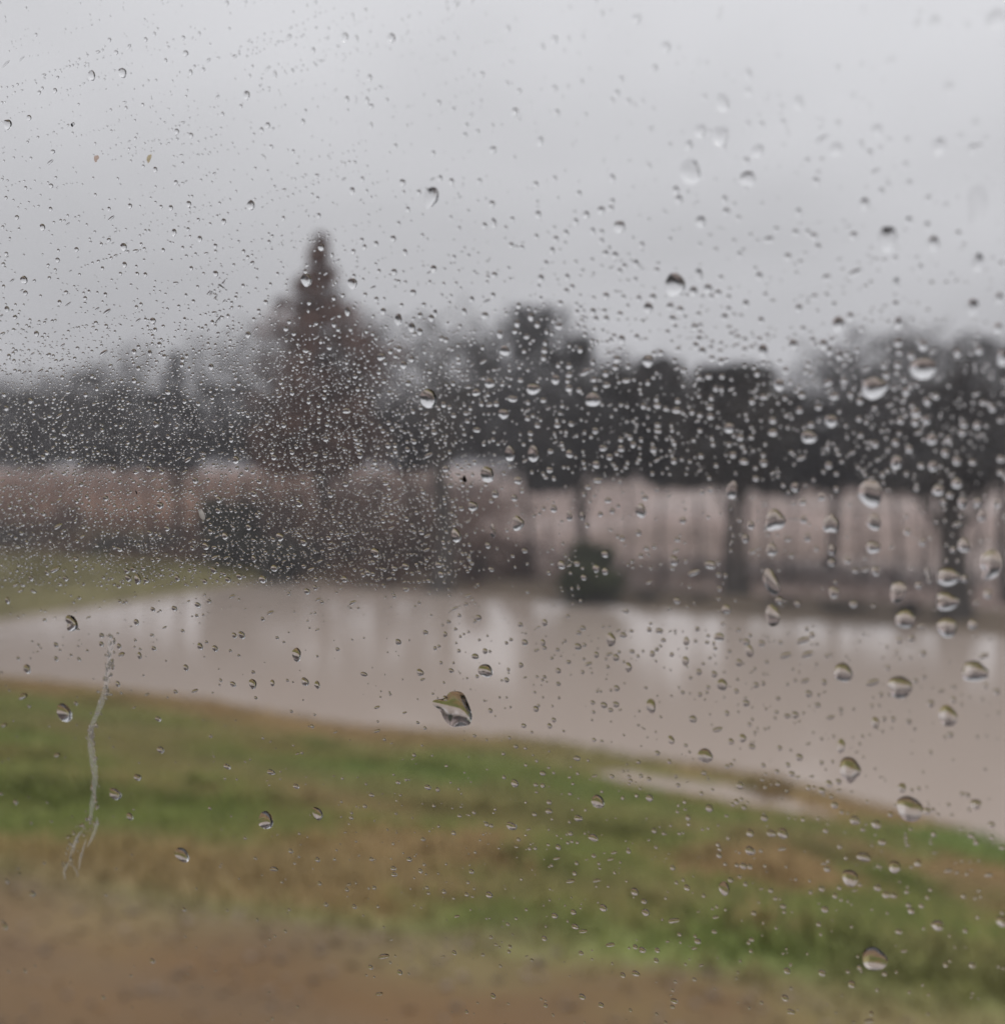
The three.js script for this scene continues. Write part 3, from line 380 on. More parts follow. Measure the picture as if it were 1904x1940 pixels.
// drops measured on the photograph: tile origin and scale, then [x, y, width, height] and a letter: f flat film, s slanting streak, p pointed below, o left-leaning foot, i irregular
const TILES = [
  [0, 0, 2.38, [[45, 700, 50, 60], [518, 425, 44, 58], [690, 410, 50, 58], [1045, 300, 34, 34], [1388, 537, 40, 52], [875, 955, 26, 34], [1413, 1155, 44, 58], [963, 1170, 26, 34], [981, 1308, 28, 44], [1126, 1345, 28, 38], [1260, 1247, 28, 36], [698, 1390, 40, 46], [138, 1575, 42, 48], [1725, 1578, 64, 74, 'p'], [1808, 1393, 34, 40], [1215, 1540, 32, 34], [290, 1045, 26, 26], [327, 1463, 26, 28], [312, 510, 24, 30], [655, 295, 24, 26], [727, 262, 30, 22, 's'], [820, 222, 24, 26], [870, 192, 18, 28], [1073, 408, 24, 36], [1145, 392, 20, 28], [1547, 420, 22, 52], [1645, 400, 20, 32], [1762, 283, 24, 36], [1625, 208, 36, 28, 's'], [1277, 18, 22, 36], [1507, 705, 30, 34], [1472, 732, 24, 34], [1705, 685, 24, 34], [1527, 825, 28, 22], [996, 740, 28, 34], [1253, 642, 20, 26], [1122, 190, 18, 26], [1032, 213, 22, 26], [300, 853, 26, 24], [933, 340, 20, 26], [1650, 853, 20, 26], [1372, 1415, 20, 28], [1395, 1447, 20, 24], [1420, 1480, 28, 24, 's'], [1515, 1362, 20, 26], [820, 1545, 22, 28], [680, 1540, 20, 22], [579, 1510, 20, 24], [1497, 1700, 28, 28], [1457, 1748, 22, 24], [1285, 1778, 20, 26], [1610, 1850, 30, 30], [1655, 1878, 28, 26], [1720, 1528, 22, 26], [42, 1740, 28, 38], [770, 1728, 20, 24], [795, 1712, 20, 24], [482, 1678, 22, 24], [1870, 1435, 16, 30], [1795, 1213, 22, 30], [1596, 1228, 20, 28], [1788, 1115, 20, 22], [908, 1163, 20, 22], [1060, 1290, 20, 24], [1030, 1395, 18, 26], [920, 1408, 20, 26], [875, 1855, 24, 26], [600, 1833, 22, 22], [1090, 1695, 20, 24], [1523, 1600, 18, 24], [35, 360, 60, 14, 's'], [125, 330, 40, 12, 's'], [780, 1802, 34, 14, 's'], [385, 1712, 44, 10, 's']]],
  [800, 0, 2.38, [[660, 22, 36, 38], [36, 210, 40, 56], [101, 218, 22, 50], [297, 215, 46, 58], [951, 162, 28, 44], [1213, 223, 40, 54], [1145, 265, 28, 42], [1292, 217, 22, 34], [1375, 210, 20, 40], [1480, 75, 28, 36], [1675, 105, 62, 52], [1840, 265, 56, 64], [1300, 40, 24, 20], [175, 438, 30, 40], [160, 565, 26, 40], [183, 597, 32, 28], [47, 560, 28, 40], [272, 565, 20, 36], [183, 705, 20, 36], [993, 630, 40, 46], [1133, 795, 38, 52], [868, 843, 42, 38], [807, 417, 28, 32], [1213, 497, 36, 36], [1366, 458, 24, 30], [1288, 488, 20, 26], [1565, 525, 36, 36], [1537, 567, 28, 42], [1630, 572, 30, 40], [1707, 570, 22, 40], [1755, 728, 42, 26, 's'], [745, 650, 44, 18, 's'], [711, 760, 28, 26], [783, 742, 22, 30], [360, 1028, 34, 42], [78, 1075, 30, 46], [135, 1008, 22, 32], [533, 862, 24, 30], [793, 1018, 30, 28], [1110, 1038, 30, 36], [1215, 1005, 26, 34], [1538, 1003, 36, 46], [1745, 935, 26, 36], [1352, 1090, 30, 34], [1540, 1133, 30, 32], [1533, 1173, 32, 36], [1477, 1185, 40, 48], [1393, 1210, 36, 44], [1122, 1208, 34, 44], [862, 1148, 38, 38], [872, 1255, 32, 58], [1578, 1275, 64, 70, 'o'], [1430, 1302, 28, 44], [1480, 1305, 28, 30], [1280, 1312, 30, 40], [1222, 1345, 32, 36], [1113, 1332, 26, 32], [308, 1343, 34, 36], [213, 1372, 26, 34], [148, 1390, 24, 32], [375, 1420, 26, 40], [84, 1415, 26, 30], [972, 1380, 30, 34], [1032, 1392, 26, 26], [1202, 1412, 28, 44], [1503, 1427, 36, 36], [1556, 1437, 38, 38], [1707, 1380, 28, 38], [536, 1513, 36, 42], [314, 1530, 34, 36], [228, 1525, 22, 26], [877, 1547, 36, 34], [1790, 1520, 32, 30], [80, 1595, 56, 62], [88, 1553, 22, 26], [420, 1645, 36, 34], [460, 1775, 30, 34], [338, 1800, 44, 68, 'p'], [413, 1843, 40, 52], [708, 1753, 28, 40], [1282, 1637, 30, 32], [1248, 1705, 30, 30], [1603, 1672, 24, 30], [1690, 1680, 30, 36], [1743, 1735, 52, 66, 'p'], [1866, 1725, 40, 42], [1880, 1795, 40, 42], [1850, 1868, 30, 28], [1495, 1750, 28, 30], [1448, 1795, 30, 36], [1343, 1755, 24, 30], [1083, 1785, 34, 44], [1120, 1828, 34, 36], [1241, 1835, 46, 38], [1013, 1720, 28, 32], [993, 1865, 32, 30], [910, 1880, 36, 46], [545, 1760, 24, 40], [52, 1755, 28, 50], [160, 1865, 22, 24], [1172, 1868, 24, 28]]],
  [1576, 0, 2.38, [[1855, 100, 110, 120, 'f'], [1507, 120, 66, 76, 'f'], [313, 575, 74, 112, 'f'], [455, 513, 46, 60, 'f'], [740, 575, 60, 92, 'f'], [1585, 490, 56, 72, 'f'], [187, 733, 68, 80, 'f'], [303, 760, 98, 108, 'f'], [512, 845, 70, 76, 'f'], [122, 820, 46, 54], [132, 960, 118, 148, 'f'], [450, 1005, 90, 82, 'o'], [952, 835, 74, 84, 'f'], [1182, 730, 66, 76, 'f'], [1533, 818, 88, 94, 'f'], [1717, 840, 52, 58], [445, 905, 40, 40], [533, 700, 36, 32], [650, 690, 36, 48], [455, 697, 28, 34], [210, 545, 28, 40], [50, 1072, 40, 46], [67, 1125, 40, 54], [325, 1123, 34, 42], [335, 1192, 42, 40], [190, 1250, 54, 68], [1110, 1150, 58, 70], [1205, 1080, 36, 46], [1360, 1245, 42, 52], [1497, 1373, 68, 92], [1748, 1478, 66, 104], [740, 1195, 36, 46], [402, 1228, 26, 34], [575, 1350, 56, 38], [722, 1310, 40, 38], [793, 1310, 28, 40], [1048, 1327, 50, 46], [848, 1390, 36, 38], [750, 1475, 30, 28], [615, 1290, 32, 30], [470, 1325, 24, 28], [180, 1550, 40, 80], [305, 1563, 28, 30], [150, 1640, 46, 54], [232, 1625, 48, 50], [898, 1562, 50, 32], [1288, 1595, 36, 66], [1487, 1595, 30, 34], [1222, 1465, 40, 20], [1175, 1460, 32, 20], [1282, 1455, 28, 34], [1145, 1590, 26, 28], [1117, 1612, 28, 24], [1718, 1730, 70, 100], [1865, 1680, 50, 66], [1860, 1845, 52, 56], [1285, 1712, 36, 42], [1465, 1748, 30, 28], [1300, 1820, 46, 66], [962, 1825, 76, 84], [742, 1735, 40, 46], [830, 1668, 40, 28], [325, 1785, 36, 44], [348, 1672, 28, 30], [178, 1768, 28, 30], [187, 1870, 30, 26], [765, 1850, 32, 32], [350, 1843, 34, 26], [595, 1695, 30, 24], [1568, 1160, 28, 44], [870, 785, 96, 26, 's'], [1690, 140, 30, 40], [1250, 790, 32, 40], [1090, 808, 32, 32], [1352, 790, 34, 32], [1140, 860, 36, 40], [788, 905, 32, 34], [850, 975, 26, 34], [1360, 1035, 36, 46], [960, 695, 32, 36], [1735, 695, 40, 56], [1650, 770, 32, 46], [1793, 783, 32, 44], [1340, 930, 32, 36], [1670, 1380, 26, 30]]],
  [0, 800, 2.38, [[757, 75, 28, 34], [845, 82, 24, 36], [1190, 160, 32, 36], [1025, 150, 26, 30], [1067, 170, 20, 26], [947, 303, 34, 30], [1315, 282, 30, 26], [1197, 335, 26, 24], [1118, 368, 30, 26], [880, 483, 40, 36], [995, 498, 24, 24], [360, 538, 30, 24], [265, 643, 30, 30], [300, 615, 30, 14, 's'], [1060, 683, 48, 22, 's'], [1147, 670, 28, 24], [1330, 685, 40, 46], [640, 742, 30, 38], [1100, 800, 34, 36], [1460, 805, 32, 26], [1555, 768, 28, 26], [1390, 738, 26, 24], [1470, 508, 30, 26], [903, 940, 40, 40], [1685, 930, 40, 40], [1400, 1063, 30, 34], [1578, 1118, 46, 48], [1268, 1113, 36, 40], [1160, 1170, 40, 40], [1545, 1293, 40, 40], [1480, 1355, 44, 46], [1285, 1358, 36, 32], [1350, 1340, 36, 34], [1205, 1305, 36, 36], [1430, 1240, 28, 40], [1710, 1148, 34, 40], [725, 1350, 36, 40], [777, 1355, 36, 64], [672, 1187, 36, 26], [545, 1165, 28, 18], [1000, 1350, 28, 36], [1155, 1368, 28, 30], [155, 1860, 40, 52], [1128, 1733, 34, 38], [1212, 1745, 34, 36], [1362, 1670, 38, 44], [1320, 1672, 28, 34], [1048, 1853, 30, 38], [1670, 1780, 50, 80], [573, 1720, 28, 30], [672, 1733, 26, 34], [868, 1745, 30, 26], [685, 1778, 42, 22, 's'], [787, 1785, 24, 42], [770, 1597, 30, 36], [318, 1725, 26, 30], [318, 1803, 24, 30], [447, 1805, 24, 22], [267, 1318, 26, 30], [178, 1350, 26, 34], [190, 1422, 34, 22], [45, 1475, 26, 40], [1115, 1500, 36, 30], [863, 1525, 26, 26], [485, 318, 28, 28], [25, 318, 28, 26], [1645, 308, 30, 30], [1720, 70, 34, 24], [1855, 52, 32, 28], [1830, 290, 24, 26]]],
  [800, 800, 2.38, [[48, 408, 50, 32], [243, 105, 50, 40], [293, 75, 26, 30], [853, 252, 60, 54], [777, 305, 52, 40], [980, 340, 56, 36], [1098, 285, 84, 64], [1222, 232, 48, 56], [1433, 345, 90, 80], [930, 425, 60, 56], [1025, 235, 34, 26], [1153, 348, 38, 28], [850, 373, 40, 24], [1298, 155, 36, 36], [1237, 152, 28, 30], [1390, 190, 62, 30, 's'], [1742, 128, 60, 68], [1567, 118, 44, 40], [1508, 262, 44, 32], [1618, 237, 50, 28], [1298, 205, 40, 30], [1437, 232, 38, 28], [965, 650, 60, 84], [1097, 650, 64, 92], [757, 945, 56, 56], [663, 1110, 56, 76], [1010, 1040, 66, 84, 'i'], [208, 1205, 52, 50], [868, 1085, 30, 80], [937, 70, 60, 56], [1300, 650, 42, 44], [1450, 710, 46, 40], [1490, 617, 48, 34], [1193, 635, 36, 26], [1525, 668, 38, 34], [1445, 520, 38, 34], [540, 528, 36, 30], [780, 515, 44, 30], [650, 433, 32, 28], [1795, 378, 44, 32], [1795, 488, 40, 26], [1797, 520, 46, 26], [1590, 620, 40, 38], [1658, 597, 36, 36], [1010, 800, 48, 38], [1405, 837, 36, 26], [1460, 800, 54, 26], [1300, 1000, 36, 56], [1700, 970, 56, 80], [1370, 1000, 28, 44], [1540, 970, 28, 34], [630, 828, 34, 24], [265, 815, 36, 24], [42, 820, 36, 30], [300, 980, 28, 28], [385, 1015, 28, 30], [380, 1283, 40, 36], [1048, 1195, 34, 26], [35, 1355, 36, 36], [380, 1412, 34, 24], [860, 1300, 32, 26], [1500, 1213, 40, 40], [1450, 1295, 40, 44], [1500, 1310, 36, 40], [1380, 1345, 34, 34], [1255, 1275, 44, 46], [828, 1870, 80, 76], [1532, 1695, 50, 76], [1160, 1600, 30, 40], [770, 1790, 40, 34], [825, 1760, 28, 34], [1150, 1712, 28, 38], [1450, 1780, 30, 36], [1630, 1850, 36, 56], [1765, 1775, 30, 36], [460, 1880, 40, 40], [600, 1665, 24, 32], [1360, 65, 32, 36], [1155, 110, 32, 36], [1120, 490, 36, 28], [145, 1890, 40, 26]]],
  [1576, 800, 2.38, [[608, 1025, 116, 116, 'i'], [920, 1045, 84, 104, 'i'], [1165, 1035, 76, 90], [1160, 1175, 80, 70], [590, 1190, 66, 66, 'i'], [595, 1560, 80, 120], [1580, 1340, 128, 104], [1573, 1480, 118, 110, 'i'], [1575, 1625, 116, 112], [1340, 1580, 110, 104], [1300, 1430, 84, 130], [368, 855, 60, 100], [925, 465, 74, 68], [800, 555, 90, 70], [350, 505, 62, 56], [597, 530, 54, 40], [632, 262, 54, 66], [1400, 420, 54, 52], [1460, 460, 44, 52], [1490, 570, 60, 56], [1890, 110, 66, 90], [540, 70, 52, 76], [880, 35, 48, 56], [1300, 25, 48, 44], [1440, 40, 50, 56], [970, 100, 36, 50], [913, 70, 32, 52], [710, 35, 50, 60], [940, 325, 56, 40], [760, 320, 44, 34], [905, 250, 60, 34, 's'], [1290, 700, 60, 80], [1495, 720, 50, 56], [1630, 690, 46, 50], [545, 700, 44, 44], [433, 692, 52, 34], [372, 655, 40, 36], [910, 715, 40, 40], [1670, 485, 48, 36], [1745, 490, 44, 44], [1660, 530, 44, 34], [1660, 925, 50, 60], [1745, 925, 44, 50], [1860, 930, 40, 44], [1525, 855, 66, 60], [1630, 815, 60, 60], [720, 838, 44, 52], [870, 893, 40, 40], [768, 1020, 46, 40], [90, 1025, 40, 34], [680, 1130, 44, 24], [790, 1120, 40, 46], [1770, 1000, 44, 60], [245, 1275, 66, 46], [925, 1190, 40, 56], [1015, 1250, 36, 36], [1175, 1310, 46, 50], [940, 1430, 60, 60], [1050, 1495, 44, 40], [40, 1250, 50, 56], [335, 1525, 52, 50], [1805, 1440, 50, 50], [1720, 1610, 56, 52], [1670, 1165, 70, 76], [295, 1680, 60, 46], [110, 1705, 36, 46], [105, 1815, 40, 50], [465, 1760, 44, 70], [55, 405, 54, 34], [245, 440, 40, 34], [95, 180, 36, 26], [235, 215, 40, 30], [180, 222, 36, 28], [310, 215, 32, 28], [545, 330, 50, 30], [480, 355, 36, 34], [745, 405, 40, 34]]],
  [0, 1600, 2.3625, [[645, 655, 66, 66], [1018, 995, 80, 78], [1775, 765, 58, 70], [898, 408, 40, 38], [885, 236, 34, 28], [770, 562, 44, 34], [727, 780, 36, 40], [130, 110, 58, 26, 's'], [25, 270, 40, 20, 's'], [320, 438, 40, 22, 's'], [1413, 40, 40, 60], [1705, 28, 44, 46], [1303, 42, 36, 30], [1523, 35, 24, 40], [1773, 45, 30, 44], [1515, 533, 44, 30], [1655, 612, 36, 28], [1270, 502, 40, 30], [1530, 1074, 48, 26], [30, 1390, 28, 46], [183, 1212, 36, 34], [660, 40, 26, 34]]],
  [1200, 1600, 1.619, [[1283, -16, 70, 74], [1500, 40, 90, 88], [1785, -20, 96, 84, 'i'], [1683, 150, 72, 80], [1308, 358, 80, 104, 'p'], [1537, 505, 100, 96], [755, 302, 60, 52], [548, 112, 36, 56], [1275, 265, 30, 54], [1508, 425, 32, 36], [1790, 488, 46, 38], [1403, 1080, 96, 92], [345, 478, 50, 50], [15, 572, 42, 30], [270, 542, 32, 24], [327, 616, 38, 28], [927, 666, 38, 34], [1310, 770, 62, 66], [1480, 728, 46, 48], [1362, 690, 54, 34], [1052, 600, 38, 42], [1008, 600, 36, 26], [1328, 550, 38, 36], [1410, 566, 38, 32], [1432, 634, 32, 24], [828, 812, 42, 56, 'p'], [1645, 952, 44, 42], [1890, 936, 44, 42], [528, 902, 30, 28], [515, 1046, 28, 22], [637, 1241, 30, 20], [490, 1136, 30, 22], [1083, 1282, 32, 20], [820, 30, 40, 44], [898, 235, 28, 32], [625, 242, 24, 34], [708, 162, 30, 28], [1070, 150, 28, 18], [1405, 175, 30, 44], [1543, 896, 28, 24], [1415, 808, 30, 26], [1447, 834, 30, 26]]],
];
const K = 1904 / 2376;
// the largest ones, with their own outlines as polygons around the middle (source pixels, y down)
const OWN = [
  [1083, 1676, 38, [[-14, -40], [14, -42], [20, -30], [29, -2], [31, 16], [24, 36], [0, 41], [-20, 46], [-36, 28], [-44, 2], [-80, -10], [-84, -14], [-58, -13], [-30, -20]], 'largest raindrop, with a thin tail drawn out to one side'],
  [1020, 468, 40, [[0, -26], [14, -24], [18, -8], [14, 8], [-2, 22], [-12, 28], [-16, 20], [-17, -2], [-10, -20]], 'pear shaped raindrop narrowing to a slanted foot, alone on clear glass'],
  [2097, 568, 40, [[0, -33], [18, -28], [23, -6], [20, 12], [8, 30], [-2, 32], [-14, 22], [-22, 4], [-22, -14], [-14, -30]], 'large raindrop tapering to a blunt point with a dark cap'],
  [2308, 483, 22, [[-2, -48], [18, -40], [24, -22], [26, 2], [16, 28], [0, 48], [-18, 50], [-24, 40], [-16, 18], [-24, -8], [-18, -36]], 'very long flat raindrop like a slipped film of water'],
  [1594, 673, 44, [[4, -29], [18, -18], [26, -2], [22, 18], [8, 27], [-10, 28], [-23, 16], [-22, -8], [-10, -26]], 'plump raindrop with a strong dark cap beside a pair of small ones'],
  [2181, 871, 42, [[-2, -24], [22, -20], [32, -4], [30, 10], [16, 24], [-6, 27], [-24, 18], [-33, 0], [-24, -18]], 'broad raindrop shaped like a bowl, bright below'],
  [2068, 917, 42, [[0, -26], [22, -14], [36, -18], [32, -2], [16, 20], [-6, 29], [-24, 22], [-32, 8], [-26, -18]], 'broad raindrop with one raised corner, next to the bowl shaped one'],
  [2055, 1168, 42, [[2, -34], [20, -28], [28, -8], [26, 14], [16, 32], [2, 32], [-16, 20], [-28, 4], [-24, -18], [-12, -30]], 'large round raindrop showing brown field above and a bright foot'],
  [1824, 1376, 40, [[-10, -34], [2, -26], [14, -6], [20, 14], [16, 28], [2, 33], [-10, 20], [-20, -2], [-20, -22]], 'long leaning raindrop with a narrow head above brown water'],
  [2341, 1336, 44, [[-2, -36], [16, -34], [26, -14], [27, 8], [14, 26], [-8, 36], [-24, 34], [-14, 14], [-26, 2], [-24, -20]], 'ear shaped raindrop curling over a bright slit'],
  [1013, 943, 46, [[0, -24], [14, -20], [20, -4], [18, 12], [6, 22], [-6, 22], [-18, 12], [-20, -6], [-12, -20]], 'round raindrop with brown upper half and white lower half'],
  [1152, 1122, 44, [[0, -20], [13, -15], [16, 0], [12, 15], [0, 19], [-12, 15], [-16, 0], [-12, -15]], 'round raindrop below the brown and white one'],
  [170, 1474, 47, [[-6, -20], [8, -18], [14, -6], [14, 8], [6, 16], [-10, 20], [-14, 12], [-8, 2], [-14, -8]], 'hooked raindrop with a dark bar and bright foot'],
  [153, 1685, 48, [[0, -24], [12, -16], [18, 0], [14, 14], [2, 23], [-12, 18], [-18, 4], [-14, -14]], 'round raindrop rimmed by a bright crescent near the water trail'],
  [628, 1939, 46, [[6, -24], [16, -14], [18, 2], [12, 16], [-4, 22], [-18, 16], [-16, 0], [-8, -16]], 'leaning raindrop with a brown head and bright slit'],
];
const polar = (poly) => (t) => {                      // distance to the outline in a direction, y up, smoothed
  const at = (a) => { const dx = Math.cos(a), dy = -Math.sin(a); let best = 4; for (let k = 0; k < poly.length; k++) { const [x1, y1] = poly[k], [x2, y2] = poly[(k + 1) % poly.length], ex = x2 - x1, ey = y2 - y1, den = dx * ey - dy * ex; if (Math.abs(den) < 1e-9) continue; const s = (x1 * ey - y1 * ex) / den, w = (x1 * dy - y1 * dx) / den; if (s > 0 && w >= -1e-6 && w <= 1 + 1e-6) best = Math.max(best === 4 ? 0 : best, s); } return best; };
  let r = 0; for (let k = -4; k <= 4; k++) r += at(t + k * 0.065) * [0.04, 0.08, 0.13, 0.16, 0.18, 0.16, 0.13, 0.08, 0.04][k + 4]; return r;
};
const RAIN = 'raindrops on the window';
{
  const R = rng(2024), all = [];
  for (const [ox, oy, s, list] of TILES) for (const [x, y, w, h, f] of list) all.push([ox + x / s, oy + y / s, w / s, h / s, f ?? '']);
  // no two drops of the list may sit inside one another (tiles overlap)
  const kept = []; const near = (x, y, r) => OWN.some(([a, b]) => Math.hypot(a - x, b - y) < 26 + r) || kept.some((k) => Math.hypot(k[0] - x, k[1] - y) < 0.42 * (k[2] + 2 * r));
  for (const d of all.sort((a, b) => b[2] * b[3] - a[2] * a[3])) if (!near(d[0], d[1], Math.min(d[2], d[3]) / 2)) kept.push(d);
  const rest = [];
  const taken = [];                                   // middles and radii on the glass, so that fine drops keep clear of the large ones
  for (const [x, y, ang, poly, label] of OWN) {
    const [a, b] = PANE.hit(x * K, y * K), [a1] = PANE.hit((x - 50) * K, y * K), [, b1] = PANE.hit(x * K, (y - 50) * K), sx = Math.abs(a1 - a) / 50, sy = Math.abs(b1 - b) / 50, r = polar(poly);
    const mean = 0.5 * (Math.max(...poly.map((p) => p[0])) - Math.min(...poly.map((p) => p[0]))) ** 0.5 * (Math.max(...poly.map((p) => p[1])) - Math.min(...poly.map((p) => p[1]))) ** 0.5;
    const rm = Math.min(mean, 34);
    const rad = (t) => r(Math.PI - t), reach = 1.06 * Math.max(...Array.from({ length: 72 }, (_, k) => rad(k * Math.PI / 36)));
    const g = filmGeometry(sx, sy, rad, membrane(rad, reach, Math.tan(ang * Math.PI / 180)), 96, 22);
    const o = mesh('raindrop', g, rainMat); o.position.copy(PANE.place(a, b, LIFT)); o.quaternion.copy(PANE.quat); tag(o, label, 'raindrop', RAIN);
    taken.push([x * K, y * K, rm * K]);
  }
  const things = 300 - OWN.length, named = [];
  const SHORT = ['the tailed raindrop', 'the pear shaped raindrop', 'the dark capped tapering raindrop', 'the long flat film', 'the plump dark capped raindrop', 'the bowl shaped raindrop', 'the raindrop with a raised corner', 'the large round brown raindrop', 'the long leaning raindrop', 'the ear shaped raindrop', 'the brown and white raindrop', 'the round drop under the brown and white one', 'the hooked raindrop', 'the crescent rimmed raindrop', 'the brown headed leaning raindrop'];
  const MARKS = [...OWN.map(([x, y], k) => [x, y, SHORT[k]]), [171, 296, 'the tiny reddish black speck'], [1098, 1133, 'the black insect shaped speck'], [478, 1217, 'the pale dried splash'], [353, 374, 'the ochre grime smear'], [508, 690, 'the scuffed patch'], [160, 2050, 'the foot of the water trail']];
  kept.forEach(([x, y, w, h, f], n) => {
    const X = x * K, Y = y * K, [a, b] = PANE.hit(X, Y), [a1] = PANE.hit(X - w * K / 2, Y), [a2] = PANE.hit(X + w * K / 2, Y), [, b1] = PANE.hit(X, Y - h * K / 2), [, b2] = PANE.hit(X, Y + h * K / 2);
    const hw = Math.abs(a1 - a2) / 2, hh = Math.abs(b1 - b2) / 2, streak = f === 's';
    taken.push([X, Y, Math.max(w, h) * K / 2]);
    let lean = (R() - 0.5) * 0.3 + 0.22 * smooth(1100, 200, X); if (streak) lean = 0.42;
    if (n >= things) { rest.push([a, b, hw, hh, streak ? 0.42 : -lean]); return; }
    const p1 = R() * 6.28, p2 = R() * 6.28, p3 = R() * 6.28, ir = f === 'i' ? 2.2 : 1, k2 = 0.03 * ir, k3 = 0.045 * ir, k4 = 0.02 * ir;
    const r = (t) => { let v = 1 + k2 * Math.cos(2 * t + p1) + k3 * Math.cos(3 * t + p2) + k4 * Math.cos(5 * t + p3); const down = Math.max(0, -Math.sin(t)); if (f === 'p') v *= 1 - 0.22 * Math.abs(Math.cos(t)) * down ** 0.8 * 1.2; if (f === 'o' || f === 'f') v *= 1 + 0.1 * Math.cos(t - (f === 'o' ? -2.4 : -0.9)); return v; };
    const ang = (f === 'f' ? 33 + 6 * R() : 41 + 8 * R()) * Math.PI / 180;
    const g = dropGeometry(hw * (streak ? 1.05 : 1), hh, ang, f === 'f' ? 0.35 : 0.12 + 0.1 * R(), r, 36, 11);
    const o = mesh('raindrop', g, rainMat); o.position.copy(PANE.place(a, b, LIFT)); o.quaternion.copy(PANE.quat).multiply(new THREE.Quaternion().setFromAxisAngle(V(0, 0, 1), lean * (streak ? -1 : h > w ? 1 : -0.4)));
    const big = Math.sqrt(hw * hh) * 2000, size = big > 2.6 ? 'large' : big > 1.7 ? 'medium' : big > 1.2 ? 'small' : 'tiny', asp = hh / hw;
    const form = streak ? 'slanting streak' : f === 'f' ? 'flat faint' : f === 'i' ? 'lumpy' : f === 'p' ? 'pointed' : asp > 1.42 ? 'tall narrow' : asp > 1.12 ? 'oval' : asp < 0.78 ? 'wide squat' : 'round';
    let best = 1e9, mark; for (const [mx, my, name] of MARKS) { const q = Math.hypot(mx - x, my - y); if (q < best) { best = q; mark = [mx, my, name]; } }
    const where = mark[1] - y > 0.8 * Math.abs(mark[0] - x) ? 'above' : y - mark[1] > 0.8 * Math.abs(mark[0] - x) ? 'below' : 'beside';
    named.push([o, `${size} ${form} raindrop ${where} ${mark[2]}`, best]); tag(o, null, 'raindrop', RAIN);
  });
  const NTH = ['nearest', 'second nearest', 'third nearest', 'fourth nearest', 'fifth nearest', 'sixth nearest', 'seventh nearest', 'eighth nearest', 'ninth nearest', 'tenth nearest', 'eleventh nearest', 'twelfth nearest'], same = {};
  for (const n of named) (same[n[1]] ??= []).push(n);
  for (const l in same) same[l].sort((a, b) => a[2] - b[2]).forEach((n, k) => { n[0].userData.label = same[l].length > 1 ? `${NTH[Math.min(k, 11)]} ${l}` : l; });
  // the fine drizzle: thousands of specks, denser in the lower left, in slanting lines where the wind combed them
  const unit = dropGeometry(1, 1, 48 * Math.PI / 180, 0.12, null, 16, 6), fine = [];
  const column = [[0, 9], [300, 12], [480, 20], [600, 30], [720, 52], [1060, 56], [1120, 22], [1220, 15], [1340, 11], [1450, 9], [1600, 11], [1720, 8], [1850, 4], [1940, 3]];
  const dens = (X, Y) => {
    let d = along(column, Y);
    if (Y < 1110) d *= X < 900 ? lerp(1, 5.2, smooth(560, 740, Y) * smooth(1050, 600, X)) : lerp(1, 0.6, smooth(1000, 1700, X));
    if (Y < 480) d *= lerp(1.0, 0.45, smooth(500, 1500, X));
    if (Y > 900 && Y < 1180) d *= lerp(1, 0.35, smooth(860, 1000, X));
    if (Y > 1180 && Y < 1450) d *= 0.5 + 1.1 * Math.exp(-(((X - 1250) / 420) ** 2)) + 0.7 * Math.exp(-(((X - 250) / 130) ** 2 + ((Y - 1230) / 40) ** 2));
    if (Y > 1450) d *= lerp(0.35, 1.5, smooth(350, 900, X)) * lerp(1, 0.7, smooth(1300, 1800, X));
    return d * (0.55 + 0.9 * fbm(X * 0.012, Y * 0.02, 55, 3));
  };
  const free = (X, Y, r) => !taken.some(([x, y, q]) => Math.abs(x - X) < q + r && Math.abs(y - Y) < q + r && Math.hypot(x - X, y - Y) < q * 0.95 + r);
  const cells = new Map(), crowded = (X, Y, r) => { const cx = Math.floor(X / 16), cy = Math.floor(Y / 16); for (let i = -1; i <= 1; i++) for (let j = -1; j <= 1; j++) for (const [x, y, q] of cells.get((cx + i) * 10000 + cy + j) ?? []) if (Math.hypot(x - X, y - Y) < q + r) return true; return false; };
  const add = (X, Y, w, h, lean) => {
    const r = Math.max(w, h) / 2; if (!free(X, Y, r * 0.9) || crowded(X, Y, r * 0.85)) return;
    const key = Math.floor(X / 16) * 10000 + Math.floor(Y / 16); if (!cells.has(key)) cells.set(key, []); cells.get(key).push([X, Y, r * 0.85]);
    const [a, b] = PANE.hit(X, Y), [a1] = PANE.hit(X + 10, Y), [, b1] = PANE.hit(X, Y + 10); fine.push([a, b, Math.abs(a1 - a) / 20 * w, Math.abs(b1 - b) / 20 * h, lean]);
  };
  for (let k = 0; k < 200; k++) {                      // wind-combed lines of specks
    let X = R() * 950 - 60, Y = 40 + R() * 1040; if (R() > smooth(1000, 300, X) + 0.15) continue; const n = 4 + Math.floor(R() * 14), s = lerp(0.36, 0.16, smooth(100, 1000, Y)) + 0.05 * (R() - 0.5), st = 6 + 11 * R(), sz = 2.2 + 3 * R();
    for (let i = 0; i < n; i++) { if (R() < 0.75) { const q = sz * (0.55 + 0.8 * R()); add(X, Y, q * (R() < 0.15 ? 1.8 : 1.02), q, R() < 0.5 ? s : 0); } X += st * (0.6 + 0.8 * R()); Y -= s * st * (0.6 + 0.8 * R()) + (R() - 0.5) * 6; }
  }
